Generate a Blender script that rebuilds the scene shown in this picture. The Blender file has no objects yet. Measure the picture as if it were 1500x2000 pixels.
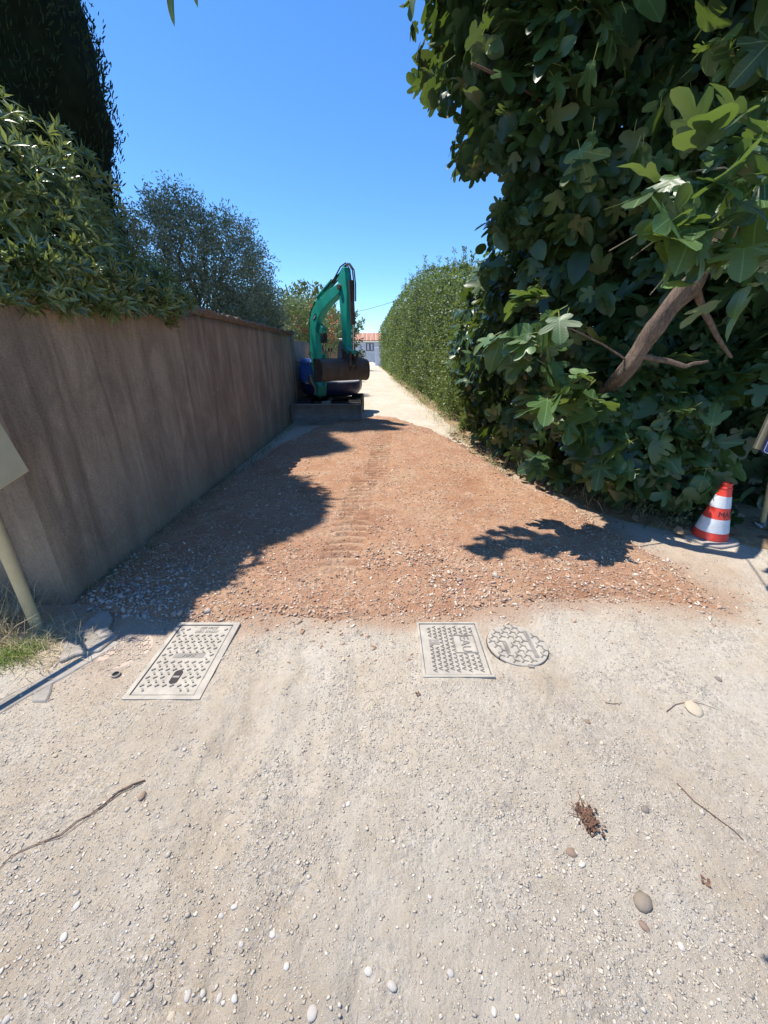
import bpy, bmesh, math, random
import numpy as np
from mathutils import Vector, Matrix

random.seed(7)
RNG = np.random.default_rng(7)
SC = bpy.context.scene
COL = SC.collection

# ---------------------------------------------------------------- camera, sky, sun, exposure
CAM_H = 1.55
PITCH = math.radians(22.3)
FPX = 751.0                                   # focal length in photograph pixels (1500 x 2000)
cam_data = bpy.data.cameras.new('camera')
cam_data.sensor_fit = 'VERTICAL'
cam_data.sensor_height = 24.0
cam_data.lens = 24.0 * FPX / 2000.0
cam_data.clip_start = 0.02
cam_data.clip_end = 3000
cam = bpy.data.objects.new('camera', cam_data)
COL.objects.link(cam)
cam.location = (0, 0, CAM_H)
cam.rotation_euler = (math.pi / 2 - PITCH, 0, 0)
SC.camera = cam

SUN_DIR = Vector((-0.385, 0.15, 1.0)).normalized()      # towards the sun
sun_el = math.asin(SUN_DIR.z)
sun_az = math.atan2(SUN_DIR.x, SUN_DIR.y)
world = bpy.data.worlds.new('World')
SC.world = world
world.use_nodes = True
wn, wl = world.node_tree.nodes, world.node_tree.links
bg = wn['Background']
sky = wn.new('ShaderNodeTexSky')
sky.sky_type = 'NISHITA'
sky.sun_disc = False
sky.sun_elevation = sun_el
sky.sun_rotation = sun_az
sky.altitude = 600
sky.air_density = 1.0
sky.dust_density = 0.15
sky.ozone_density = 2.2
hsv = wn.new('ShaderNodeHueSaturation')
hsv.inputs['Saturation'].default_value = 1.2
hsv.inputs['Hue'].default_value = 0.5
wl.new(sky.outputs[0], hsv.inputs['Color'])
tint = wn.new('ShaderNodeMix')
tint.data_type = 'RGBA'
tint.blend_type = 'MULTIPLY'
tint.inputs[0].default_value = 1.0
tint.inputs[7].default_value = (.74, .92, 1.08, 1)
wl.new(hsv.outputs[0], tint.inputs[6])
wl.new(tint.outputs[2], bg.inputs['Color'])
bg.inputs['Strength'].default_value = 0.15

sd = bpy.data.lights.new('sun', 'SUN')
sd.energy = 4.9
sd.angle = math.radians(0.53)
sd.color = (1.0, 0.94, 0.85)
sun = bpy.data.objects.new('sun', sd)
COL.objects.link(sun)
sun.location = SUN_DIR * 40
sun.rotation_euler = SUN_DIR.to_track_quat('Z', 'Y').to_euler()

vs = SC.view_settings
vs.view_transform = 'Standard'
vs.look = 'None'
vs.exposure = 0.55
vs.gamma = 1.0
vs.use_curve_mapping = False

# ---------------------------------------------------------------- helpers
SP, CP = math.sin(PITCH), math.cos(PITCH)

def at(px, py, d):
    """world point that the photograph shows at (px, py) when it stands d metres ahead"""
    v = py - 1000.0
    fwd = FPX * CP - v * SP
    return Vector(((px - 750.0) / fwd * d, d, CAM_H - (v * CP + FPX * SP) / fwd * d))

def gnd(px, py, z=0.0):
    """point on the ground seen at (px, py)"""
    v = py - 1000.0
    fwd = FPX * CP - v * SP
    d = (CAM_H - z) * fwd / (v * CP + FPX * SP)
    return Vector(((px - 750.0) / fwd * d, d, z))

def project(P):
    """photograph pixels and depth of an N x 3 array of world points"""
    P = np.asarray(P, dtype=float)
    x, y, z = P[:, 0], P[:, 1], P[:, 2] - CAM_H
    zc = y * CP - z * SP
    yc = y * SP + z * CP
    zs = np.where(zc > 0.05, zc, 0.05)
    return 750 + FPX * x / zs, 1000 - FPX * yc / zs, zc

def root_loc(o):
    p = Vector((0, 0, 0))
    while o is not None:
        p = p + Vector(o.location)
        o = o.parent
    return p

def tag(o, label=None, cat=None, group=None, kind=None):
    if label: o['label'] = label
    if cat: o['category'] = cat
    if group: o['group'] = group
    if kind: o['kind'] = kind
    return o

def thing(name, loc, label, cat, group=None):
    o = bpy.data.objects.new(name, None)
    o.empty_display_size = 0.1
    o.location = loc
    COL.objects.link(o)
    return tag(o, label, cat, group)

def link_mesh(name, me, mat, parent=None):
    o = bpy.data.objects.new(name, me)
    if mat is not None:
        me.materials.append(mat)
    COL.objects.link(o)
    if parent is not None:
        o.parent = parent
    return o

class MB:
    """collects shapes in world coordinates and links them as one mesh object"""
    def __init__(self):
        self.bm = bmesh.new()
    def face(self, vs):
        try:
            return self.bm.faces.new(vs)
        except ValueError:
            return None
    def poly_prism(self, ring_a, ring_b, cap=True):
        a = [self.bm.verts.new(p) for p in ring_a]
        b = [self.bm.verts.new(p) for p in ring_b]
        n = len(a)
        for i in range(n):
            self.face((a[i], a[(i + 1) % n], b[(i + 1) % n], b[i]))
        if cap:
            self.face(list(reversed(a)))
            self.face(b)
        return self
    def loft(self, rings, cap=True, closed=True):
        R = [[self.bm.verts.new(p) for p in r] for r in rings]
        n = len(R[0])
        for k in range(len(R) - 1):
            for i in range(n if closed else n - 1):
                j = (i + 1) % n
                self.face((R[k][i], R[k][j], R[k + 1][j], R[k + 1][i]))
        if cap and closed:
            self.face(list(reversed(R[0])))
            self.face(R[-1])
        return self
    def box(self, lo, hi, M=None):
        x0, y0, z0 = lo; x1, y1, z1 = hi
        a = [Vector(p) for p in ((x0, y0, z0), (x1, y0, z0), (x1, y1, z0), (x0, y1, z0))]
        b = [Vector(p) for p in ((x0, y0, z1), (x1, y0, z1), (x1, y1, z1), (x0, y1, z1))]
        if M is not None:
            a = [M @ p for p in a]; b = [M @ p for p in b]
        return self.poly_prism(a, b)
    def tube(self, pts, radii, n=8, cap=True):
        pts = [Vector(p) for p in pts]
        if not hasattr(radii, '__len__'):
            radii = [radii] * len(pts)
        rings = []
        ref = None
        for i, p in enumerate(pts):
            t = (pts[min(i + 1, len(pts) - 1)] - pts[max(i - 1, 0)])
            t = t.normalized() if t.length > 1e-9 else Vector((0, 0, 1))
            if ref is None:
                ref = Vector((0, 0, 1)) if abs(t.z) < .9 else Vector((1, 0, 0))
            u = (ref - t * ref.dot(t)).normalized()
            w = t.cross(u)
            ref = u
            rings.append([p + (u * math.cos(a) + w * math.sin(a)) * radii[i]
                          for a in (2 * math.pi * k / n for k in range(n))])
        return self.loft(rings, cap)
    def cyl(self, a, b, r, n=14):
        return self.tube([a, b], r, n)
    def lathe(self, c, prof, n=24):
        c = Vector(c)
        rings = [[c + Vector((r * math.cos(2 * math.pi * k / n), r * math.sin(2 * math.pi * k / n), z))
                  for k in range(n)] for r, z in prof]
        return self.loft(rings, True)
    def build(self, name, mat, parent=None, bevel=0.0, smooth=False, segs=1):
        bm = self.bm
        bmesh.ops.recalc_face_normals(bm, faces=bm.faces[:])
        if bevel > 0:
            ed = [e for e in bm.edges if len(e.link_faces) == 2 and e.calc_face_angle(0) > 0.5]
            bmesh.ops.bevel(bm, geom=ed, offset=bevel, segments=segs, affect='EDGES', clamp_overlap=True)
        if smooth:
            for f in bm.faces: f.smooth = True
            for e in bm.edges:
                if len(e.link_faces) == 2 and e.calc_face_angle(0) > 0.7:
                    e.smooth = False
        off = root_loc(parent) if parent is not None else Vector((0, 0, 0))
        if off.length > 0:
            bmesh.ops.translate(bm, verts=bm.verts[:], vec=-off)
        me = bpy.data.meshes.new(name)
        bm.to_mesh(me)
        bm.free()
        return link_mesh(name, me, mat, parent)

# ---- bulk meshes: many copies of a small template joined into one mesh
def bulk(name, tmpl, pos, rot, scl, mat, parent=None, rnd=None, col=None, smooth=False):
    """tmpl = (verts n x 3, faces m x k); pos N x 3; rot N x 3 x 3 (columns are axes); scl N or N x 3"""
    tv, tf = np.asarray(tmpl[0], float), np.asarray(tmpl[1], int)
    pos = np.asarray(pos, float)
    N, n, k = len(pos), len(tv), tf.shape[1]
    scl = np.asarray(scl, float)
    if scl.ndim == 1:
        scl = np.repeat(scl[:, None], 3, 1)
    off = np.array(root_loc(parent)) if parent is not None else np.zeros(3)
    V = np.einsum('nij,nvj->nvi', rot, tv[None, :, :] * scl[:, None, :]) + (pos - off)[:, None, :]
    F = (tf[None, :, :] + (np.arange(N) * n)[:, None, None]).reshape(-1)
    me = bpy.data.meshes.new(name)
    me.vertices.add(N * n)
    me.vertices.foreach_set('co', V.reshape(-1).astype(np.float32))
    nf = N * len(tf)
    me.loops.add(nf * k)
    me.loops.foreach_set('vertex_index', F.astype(np.int32))
    me.polygons.add(nf)
    me.polygons.foreach_set('loop_start', (np.arange(nf) * k).astype(np.int32))
    if smooth:
        me.polygons.foreach_set('use_smooth', np.ones(nf, dtype=bool))
    me.update(calc_edges=True)
    if rnd is None:
        rnd = RNG.random(N)
    a = me.attributes.new('rnd', 'FLOAT', 'POINT')
    a.data.foreach_set('value', np.repeat(rnd, n).astype(np.float32))
    if tv.shape[1] == 3:
        lc = me.attributes.new('lc', 'FLOAT_VECTOR', 'POINT')
        lc.data.foreach_set('vector', np.tile(tv, (N, 1)).reshape(-1).astype(np.float32))
    if col is not None:
        c = me.attributes.new('col', 'FLOAT_COLOR', 'POINT')
        cc = np.ones((N, 4)); cc[:, :3] = col
        c.data.foreach_set('color', np.repeat(cc, n, 0).reshape(-1).astype(np.float32))
    return link_mesh(name, me, mat, parent)

def norm(a):
    return a / np.maximum(np.linalg.norm(a, axis=1, keepdims=True), 1e-9)

def frames(direction, normal):
    """rotation matrices whose y column is direction and z column is close to normal"""
    y = norm(direction)
    x = norm(np.cross(y, normal))
    z = np.cross(x, y)
    return np.stack([x, y, z], axis=2)

def rand_unit(n):
    return norm(RNG.normal(size=(n, 3)))

def rand_frames(n):
    return frames(rand_unit(n), rand_unit(n))

# ---- value noise
_perm = np.random.default_rng(11).random((256, 256))
def vnoise(x, y):
    xi, yi = np.floor(x).astype(int), np.floor(y).astype(int)
    fx, fy = x - xi, y - yi
    fx, fy = fx * fx * (3 - 2 * fx), fy * fy * (3 - 2 * fy)
    g = lambda a, b: _perm[a & 255, b & 255]
    return ((g(xi, yi) * (1 - fx) + g(xi + 1, yi) * fx) * (1 - fy)
            + (g(xi, yi + 1) * (1 - fx) + g(xi + 1, yi + 1) * fx) * fy) * 2 - 1

def fbm(x, y, o=4):
    s, a = 0, 1.0
    for k in range(o):
        s = s + a * vnoise(x + 17.3 * k, y - 9.1 * k)
        x, y, a = x * 2.03, y * 2.03, a * .5
    return s / 1.9

def poly_sdf(P, x, y):
    """signed distance to polygon, positive inside"""
    P = np.asarray(P, float)
    best = np.full(x.shape, 1e9)
    inside = np.zeros(x.shape, bool)
    for i in range(len(P)):
        ax, ay = P[i]; bx, by = P[(i + 1) % len(P)]
        ex, ey = bx - ax, by - ay
        t = np.clip(((x - ax) * ex + (y - ay) * ey) / (ex * ex + ey * ey + 1e-12), 0, 1)
        best = np.minimum(best, np.hypot(x - ax - t * ex, y - ay - t * ey))
        c = ((ay > y) != (by > y)) & (x < ex * (y - ay) / (ey + 1e-12) + ax)
        inside ^= c
    return np.where(inside, best, -best)

def smooth01(t):
    t = np.clip(t, 0, 1)
    return t * t * (3 - 2 * t)

# ---------------------------------------------------------------- materials
def newmat(name):
    m = bpy.data.materials.new(name)
    m.use_nodes = True
    nt = m.node_tree
    b = nt.nodes['Principled BSDF']
    return m, nt, b

class NG:
    """tiny node helper"""
    def __init__(self, nt): self.nt = nt
    def n(self, typ, **kw):
        x = self.nt.nodes.new(typ)
        for k, v in kw.items():
            if k in x.inputs.keys() and not hasattr(x, k):
                x.inputs[k].default_value = v
            else:
                setattr(x, k, v)
        return x
    def l(self, a, b): self.nt.links.new(a, b)
    def coord(self, scale=(1, 1, 1), out='Object'):
        t = self.n('ShaderNodeTexCoord')
        mp = self.n('ShaderNodeMapping')
        mp.inputs['Scale'].default_value = scale
        self.l(t.outputs[out], mp.inputs['Vector'])
        return mp.outputs[0]
    def noise(self, scale, vec=None, detail=4, rough=.55, dist=0):
        x = self.n('ShaderNodeTexNoise')
        x.inputs['Scale'].default_value = scale
        x.inputs['Detail'].default_value = detail
        x.inputs['Roughness'].default_value = rough
        x.inputs['Distortion'].default_value = dist
        if vec is not None: self.l(vec, x.inputs['Vector'])
        return x.outputs['Fac']
    def voro(self, scale, vec=None, feat='F1', out='Distance', rnd=1.0):
        x = self.n('ShaderNodeTexVoronoi')
        x.feature = feat
        x.inputs['Scale'].default_value = scale
        x.inputs['Randomness'].default_value = rnd
        if vec is not None: self.l(vec, x.inputs['Vector'])
        return x.outputs[out]
    def ramp(self, fac, stops, interp='LINEAR'):
        r = self.n('ShaderNodeValToRGB')
        e = r.color_ramp.elements
        r.color_ramp.interpolation = interp
        while len(e) > 1: e.remove(e[-1])
        e[0].position, e[0].color = stops[0][0], self.c4(stops[0][1])
        for p, c in stops[1:]:
            q = e.new(p); q.color = self.c4(c)
        self.l(fac, r.inputs[0])
        return r.outputs[0]
    @staticmethod
    def c4(c):
        if not hasattr(c, '__len__'): c = (c, c, c)
        return tuple(c) + (1.0,) if len(c) == 3 else tuple(c)
    def mix(self, fac, a, b, mode='MIX'):
        m = self.n('ShaderNodeMix', data_type='RGBA', blend_type=mode)
        for s, v in ((m.inputs[0], fac), (m.inputs[6], a), (m.inputs[7], b)):
            if hasattr(v, 'is_output') or isinstance(v, bpy.types.NodeSocket): self.l(v, s)
            elif s == m.inputs[0]: s.default_value = v
            else: s.default_value = self.c4(v)
        return m.outputs[2]
    def math(self, op, a, b=0.0, clamp=False):
        m = self.n('ShaderNodeMath', operation=op, use_clamp=clamp)
        for s, v in ((m.inputs[0], a), (m.inputs[1], b)):
            if isinstance(v, bpy.types.NodeSocket): self.l(v, s)
            else: s.default_value = v
        return m.outputs[0]
    def attr(self, name, out='Fac'):
        a = self.n('ShaderNodeAttribute', attribute_name=name)
        return a.outputs[out]
    def bump(self, h, strength=.5, dist=.01, normal=None):
        b = self.n('ShaderNodeBump')
        b.inputs['Strength'].default_value = strength
        b.inputs['Distance'].default_value = dist
        self.l(h, b.inputs['Height'])
        if normal is not None: self.l(normal, b.inputs['Normal'])
        return b.outputs[0]

def paint(name, col, rough=.5, metal=0.0, var=.18, scale=6, bump=.1, bscale=90, dust=0.0, dustcol=(.42, .36, .28), spec=.5):
    m, nt, b = newmat(name)
    g = NG(nt)
    vec = g.coord()
    n1 = g.noise(scale, vec, 5, .6)
    lo = tuple(c * (1 - var) for c in col); hi = tuple(min(1, c * (1 + var)) for c in col)
    c = g.ramp(n1, [(.3, lo), (.7, hi)])
    if dust > 0:
        n2 = g.noise(scale * 2.7, vec, 6, .7)
        f = g.ramp(n2, [(.45, 0.0), (.75, dust)])
        c = g.mix(f, c, dustcol)
        g.l(g.ramp(n2, [(.4, rough), (.75, min(1, rough + .35))]), b.inputs['Roughness'])
    else:
        b.inputs['Roughness'].default_value = rough
    g.l(c, b.inputs['Base Color'])
    b.inputs['Metallic'].default_value = metal
    b.inputs['Specular IOR Level'].default_value = spec
    if bump > 0:
        g.l(g.bump(g.noise(bscale, vec, 3), bump, .004), b.inputs['Normal'])
    return m

def leafmat(name, dark, light, under=None, trans=(.25, .4, .05), tfac=.25, rough=.42, veins=False, spec=.5, trans_on=True):
    """leaf colour varies by leaf (rnd); light passes through; real leaf underside is paler"""
    m, nt, b = newmat(name)
    g = NG(nt)
    r = g.attr('rnd')
    oi = g.n('ShaderNodeObjectInfo')
    r2 = g.math('FRACT', g.math('ADD', r, oi.outputs['Random']))
    c = g.ramp(r2, [(0, dark), (.75, light), (.97, tuple(min(1, x * 1.25) for x in light))])
    if veins:
        sep = g.n('ShaderNodeSeparateXYZ')
        g.l(g.attr('lc', 'Vector'), sep.inputs[0])
        ax = g.math('ABSOLUTE', sep.outputs[0])
        # midrib, two pairs of lobe ribs, and fine side veins
        mid = g.math('LESS_THAN', ax, .012)
        d1 = g.math('LESS_THAN', g.math('ABSOLUTE', g.math('SUBTRACT', g.math('MULTIPLY', ax, .72), g.math('MULTIPLY', g.math('SUBTRACT', sep.outputs[1], .06), .69))), .009)
        d2 = g.math('LESS_THAN', g.math('ABSOLUTE', g.math('SUBTRACT', g.math('MULTIPLY', ax, .2), g.math('MULTIPLY', g.math('SUBTRACT', sep.outputs[1], .06), .98))), .009)
        side = g.math('SINE', g.math('MULTIPLY', g.math('SUBTRACT', sep.outputs[1], g.math('MULTIPLY', ax, .55)), 62.0))
        sv = g.math('MULTIPLY', g.math('GREATER_THAN', side, .95), .22)
        v = g.math('MAXIMUM', g.math('MAXIMUM', mid, sv), g.math('MAXIMUM', d1, d2))
        v = g.math('MULTIPLY', v, .55)
        c = g.mix(v, c, tuple(min(1, x * 2.2 + .05) for x in light))
        g.l(g.bump(g.math('ADD', side, g.math('MULTIPLY', g.noise(9, g.attr('lc', 'Vector'), 2), 3.0)), .04, .004), b.inputs['Normal'])
    if under is not None:
        geo = g.n('ShaderNodeNewGeometry')
        c = g.mix(geo.outputs['Backfacing'], c, under)
    g.l(c, b.inputs['Base Color'])
    b.inputs['Roughness'].default_value = rough
    b.inputs['Specular IOR Level'].default_value = spec
    if trans_on:
        t = g.n('ShaderNodeBsdfTranslucent')
        t.inputs['Color'].default_value = g.c4(trans)
        mx = g.n('ShaderNodeMixShader')
        mx.inputs[0].default_value = tfac
        g.l(b.outputs[0], mx.inputs[1]); g.l(t.outputs[0], mx.inputs[2])
        g.l(mx.outputs[0], nt.nodes['Material Output'].inputs['Surface'])
    return m

def stonemat(name, rough=.85, bscale=120):
    m, nt, b = newmat(name)
    g = NG(nt)
    vec = g.coord()
    c = g.attr('col', 'Color')
    n = g.noise(bscale, vec, 3)
    g.l(g.mix(g.ramp(n, [(.3, 0.0), (.7, .5)]), c, g.mix(1.0, c, (.62, .6, .58), 'MULTIPLY')), b.inputs['Base Color'])
    b.inputs['Roughness'].default_value = rough
    b.inputs['Specular IOR Level'].default_value = .25
    g.l(g.bump(n, .3, .002), b.inputs['Normal'])
    return m

def ground_mat(name, ca, cb, cc, speck_light, speck_dark, fine=150, patch=1.2, bump=.7, speck=.35, extra=None):
    """mineral ground: patches, small pebbles as fine relief, dust"""
    m, nt, b = newmat(name)
    g = NG(nt)
    vec = g.coord()
    big = g.noise(patch, vec, 6, .6, .4)
    mid = g.noise(patch * 7, vec, 5, .65)
    c = g.ramp(big, [(.32, ca), (.5, cb), (.66, cc)])
    c = g.mix(g.ramp(mid, [(.35, .0), (.7, .7)]), c, g.mix(1.0, c, (.78, .75, .70), 'MULTIPLY'))
    tint = g.noise(patch * .9 + .3, g.coord((1.0, .35, 1.0)), 5, .65, .6)
    c = g.mix(g.ramp(tint, [(.40, 0.0), (.62, .55)]), c, g.mix(1.0, c, (.93, .84, .73), 'MULTIPLY'))
    v1 = g.voro(fine, vec, 'F1', 'Color')
    v1d = g.voro(fine, vec)
    v2d = g.voro(fine * .42, vec)
    v2c = g.voro(fine * .42, vec, 'F1', 'Color')
    sep = g.n('ShaderNodeSeparateColor'); g.l(v1, sep.inputs[0])
    sep2 = g.n('ShaderNodeSeparateColor'); g.l(v2c, sep2.inputs[0])
    # which cells are bare dust and which hold a grain of stone
    grit = g.ramp(g.noise(patch * 3, vec, 4, .6), [(.42, .05), (.62, 1.0)])
    f1 = g.math('MULTIPLY', g.math('MULTIPLY', g.ramp(sep.outputs[0], [(.6, 0.0), (.85, 1.0)]), grit), speck)
    c = g.mix(f1, c, speck_light)
    f2 = g.math('MULTIPLY', g.math('MULTIPLY', g.ramp(sep2.outputs[1], [(.72, 0.0), (.9, 1.0)]), grit), speck)
    c = g.mix(f2, c, speck_dark)
    if extra is not None:
        c = extra(g, vec, c)
    g.l(c, b.inputs['Base Color'])
    b.inputs['Roughness'].default_value = .93
    b.inputs['Specular IOR Level'].default_value = .15
    h1 = g.math('MULTIPLY', g.math('SUBTRACT', .6, v1d, True), g.math('MULTIPLY', g.ramp(sep.outputs[1], [(.5, 0.0), (.8, .8)]), grit))
    h2 = g.math('MULTIPLY', g.math('SUBTRACT', .55, v2d, True), g.math('MULTIPLY', g.ramp(sep2.outputs[0], [(.55, 0.0), (.7, 1.4)]), grit))
    rough_n = g.noise(fine * .22, vec, 8, .78)
    hs = g.math('ADD', g.math('ADD', h1, h2), g.math('ADD', g.math('MULTIPLY', mid, 1.6), g.math('MULTIPLY', rough_n, 1.7)))
    g.l(g.bump(hs, bump, .013), b.inputs['Normal'])
    return m

M = {}
def red_dust(g, vec, c):
    return g.mix(g.attr('stain'), c, (.43, .27, .175))
M['pale'] = ground_mat('pale_dust', (.54, .48, .40), (.60, .53, .43), (.62, .56, .47), (.68, .63, .56), (.36, .325, .28), speck=.6, bump=1.0, extra=red_dust)
M['red'] = ground_mat('red_earth', (.34, .185, .115), (.42, .245, .155), (.43, .285, .19), (.60, .46, .34), (.23, .135, .09), fine=70, patch=1.6, bump=1.0, speck=.75)
M['field'] = ground_mat('dry_field', (.20, .17, .10), (.26, .21, .12), (.16, .16, .08), (.35, .3, .2), (.12, .1, .06), fine=20, patch=.5)
M['verge'] = ground_mat('verge_earth', (.27, .20, .13), (.34, .25, .15), (.22, .17, .11), (.45, .38, .28), (.14, .11, .08), fine=90, patch=2)
M['lane'] = ground_mat('lane_gravel', (.52, .46, .38), (.56, .50, .41), (.58, .53, .45), (.66, .61, .53), (.34, .29, .23), fine=60, patch=.9)
M['concrete'] = ground_mat('old_concrete', (.28, .26, .235), (.35, .32, .28), (.42, .38, .32), (.50, .46, .40), (.22, .2, .18), fine=220, patch=4, bump=.3, speck=.3)
M['stone'] = stonemat('loose_stone')
M['iron'] = paint('dusty_cast_iron', (.40, .365, .31), .75, .25, .2, 14, .25, 160, .75, (.50, .45, .37))
M['iron_dark'] = paint('worn_cast_iron', (.23, .21, .19), .62, .35, .25, 14, .25, 160, .6, (.44, .39, .33))
M['pink_dust'] = paint('pinkish_dust', (.45, .35, .27), .95, 0, .15, 10, .5, 120, .4, (.52, .45, .37))
M['gap'] = paint('dark_joint', (.035, .03, .028), .9, 0, .2, 10, 0)

def wall_mat():
    m, nt, b = newmat('weathered_roughcast')
    g = NG(nt)
    st = g.coord((4.0, 4.0, .5))
    st2 = g.coord((15, 15, .5))
    ob = g.coord()
    s1 = g.noise(1.0, st, 7, .7, .9)
    s2 = g.noise(1.0, st2, 4, .6, .15)
    big = g.noise(1.1, ob, 4, .6)
    blot = g.noise(2.6, g.coord((1, 1, .6)), 6, .68, .4)
    c = g.ramp(big, [(.3, (.49, .375, .285)), (.52, (.55, .425, .315)), (.72, (.53, .435, .335))])
    c = g.mix(g.ramp(blot, [(.42, 0.0), (.62, .75)]), c, (.31, .245, .19))
    c = g.mix(g.ramp(s1, [(.46, .0), (.66, .68)]), c, (.205, .155, .115))
    pale_streak = g.math('MULTIPLY', g.ramp(s2, [(.58, .0), (.72, .75)]), g.ramp(g.noise(1.7, ob, 4, .6), [(.42, 0.0), (.6, 1.0)]))  # paler streaks down the roughcast
    c = g.mix(pale_streak, c, (.60, .48, .36))
    drk = g.math('MULTIPLY', g.ramp(s2, [(.26, .7), (.38, 0.0)]), g.ramp(g.noise(1.3, ob, 4, .6), [(.45, 0.0), (.6, 1.0)]))
    c = g.mix(drk, c, (.13, .10, .085))
    # pale mud splash along the foot of the wall, washed stains higher up
    sep = g.n('ShaderNodeSeparateXYZ'); g.l(ob, sep.inputs[0])
    hz = g.math('ADD', sep.outputs[2], g.math('MULTIPLY', g.math('SUBTRACT', g.noise(3.2, ob, 5, .65), .5), 1.3))
    c = g.mix(g.ramp(hz, [(.1, .5), (.75, .0)]), c, (.33, .28, .22))
    gr = g.noise(70, ob, 5, .75)
    c = g.mix(g.ramp(gr, [(.35, .5), (.62, 0.0)]), c, g.mix(1.0, c, (.55, .53, .5), 'MULTIPLY'))
    c = g.mix(g.ramp(g.noise(140, ob, 2, .6), [(.6, 0.0), (.74, .3)]), c, (.55, .46, .37))
    ch = g.voro(2.2, ob)
    chn = g.noise(7, ob, 3)
    c = g.mix(g.ramp(g.math('ADD', ch, g.math('MULTIPLY', chn, .1)), [(.085, .65), (.105, 0.0)]), c, (.42, .36, .30))
    g.l(c, b.inputs['Base Color'])
    b.inputs['Roughness'].default_value = .95
    b.inputs['Specular IOR Level'].default_value = .1
    hh = g.math('ADD', g.math('MULTIPLY', gr, 1.0), g.math('MULTIPLY', g.noise(28, ob, 4), .8))
    g.l(g.bump(hh, 1.0, .02), b.inputs['Normal'])
    return m
M['wall'] = wall_mat()
M['tile'] = paint('old_clay_tile', (.175, .135, .11), .9, 0, .4, 7, .5, 60, .75, (.21, .20, .175))
M['bark'] = None
def bark_mat(name, a, b_, sc=1.0):
    m, nt, b = newmat(name)
    g = NG(nt)
    v = g.coord((9 * sc, 9 * sc, 2.2 * sc))
    n = g.noise(2.2, v, 6, .7, .6)
    g.l(g.ramp(n, [(.3, a), (.65, b_)]), b.inputs['Base Color'])
    b.inputs['Roughness'].default_value = .95
    g.l(g.bump(n, .9, .02), b.inputs['Normal'])
    return m
M['bark'] = bark_mat('fig_bark', (.06, .042, .033), (.22, .155, .115), 2.2)
M['bark_grey'] = bark_mat('grey_bark', (.08, .07, .06), (.22, .19, .16))
M['twig'] = paint('green_twig', (.16, .14, .08), .7, 0, .3, 20, .2)

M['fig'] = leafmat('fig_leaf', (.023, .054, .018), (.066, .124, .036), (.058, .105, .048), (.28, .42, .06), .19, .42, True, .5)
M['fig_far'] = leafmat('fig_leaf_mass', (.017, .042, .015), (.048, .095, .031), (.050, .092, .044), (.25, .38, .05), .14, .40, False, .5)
M['pitto'] = leafmat('pittosporum_leaf', (.050, .085, .028), (.155, .205, .065), (.16, .195, .09), (.36, .44, .09), .25, .27, False, .85)
M['pitto_old'] = paint('yellowed_leaf', (.48, .30, .05), .5, 0, .2, 30, 0)
M['cypress'] = leafmat('cypress_sprig', (.014, .030, .016), (.038, .064, .030), None, (.1, .16, .04), .08, .7, False, .2)
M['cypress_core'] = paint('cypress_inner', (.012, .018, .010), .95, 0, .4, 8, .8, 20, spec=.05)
M['olive'] = leafmat('olive_leaf', (.125, .14, .07), (.27, .285, .155), (.42, .43, .31), (.34, .40, .16), .25, .45, False, .5)
M['hedge'] = leafmat('hedge_leaf', (.030, .060, .018), (.115, .165, .045), (.12, .16, .07), (.34, .44, .07), .24, .5, False, .35)
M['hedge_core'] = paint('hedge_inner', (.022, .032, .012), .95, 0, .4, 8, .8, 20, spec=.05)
M['oleander'] = leafmat('oleander_leaf', (.06, .09, .035), (.14, .18, .075), (.16, .2, .1), (.3, .4, .08), .2, .42)
M['flower'] = leafmat('red_flower', (.50, .05, .02), (.70, .12, .05), None, (.8, .1, .04), .25, .6)
M['far_leaf'] = leafmat('far_tree_leaf', (.045, .07, .03), (.10, .14, .055), None, (.25, .32, .07), .2, .5)
M['grass'] = leafmat('green_grass', (.09, .14, .03), (.20, .26, .07), None, (.4, .5, .1), .3, .6)
M['straw'] = leafmat('dry_grass', (.30, .23, .12), (.56, .46, .28), None, (.6, .5, .28), .2, .8)
M['litter'] = leafmat('fallen_leaf', (.13, .08, .045), (.32, .22, .13), None, (.4, .25, .1), .1, .85)
M['weed'] = leafmat('weed_leaf', (.06, .10, .035), (.18, .22, .10), None, (.3, .4, .1), .2, .5)

# ---------------------------------------------------------------- ground
RED = [gnd(*p)[:2] for p in [(150, 1195), (235, 1222), (330, 1222), (440, 1218), (560, 1214), (700, 1208), (800, 1210), (900, 1212),
       (985, 1196), (1080, 1182), (1180, 1180), (1290, 1188), (1420, 1200), (1400, 1160), (1330, 1110), (1220, 1045), (1130, 990),
       (1000, 928), (905, 872), (855, 851), (800, 830), (770, 822), (735, 819), (700, 826), (655, 832), (600, 850),
       (540, 884), (455, 938), (360, 1008), (258, 1088), (180, 1150)]]
RED = [(x - .17, y) if i >= 26 or i == 0 else (x, y) for i, (x, y) in enumerate(RED)]

def rut(x, c, w):
    return np.exp(-((x - c) / w) ** 2)

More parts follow.
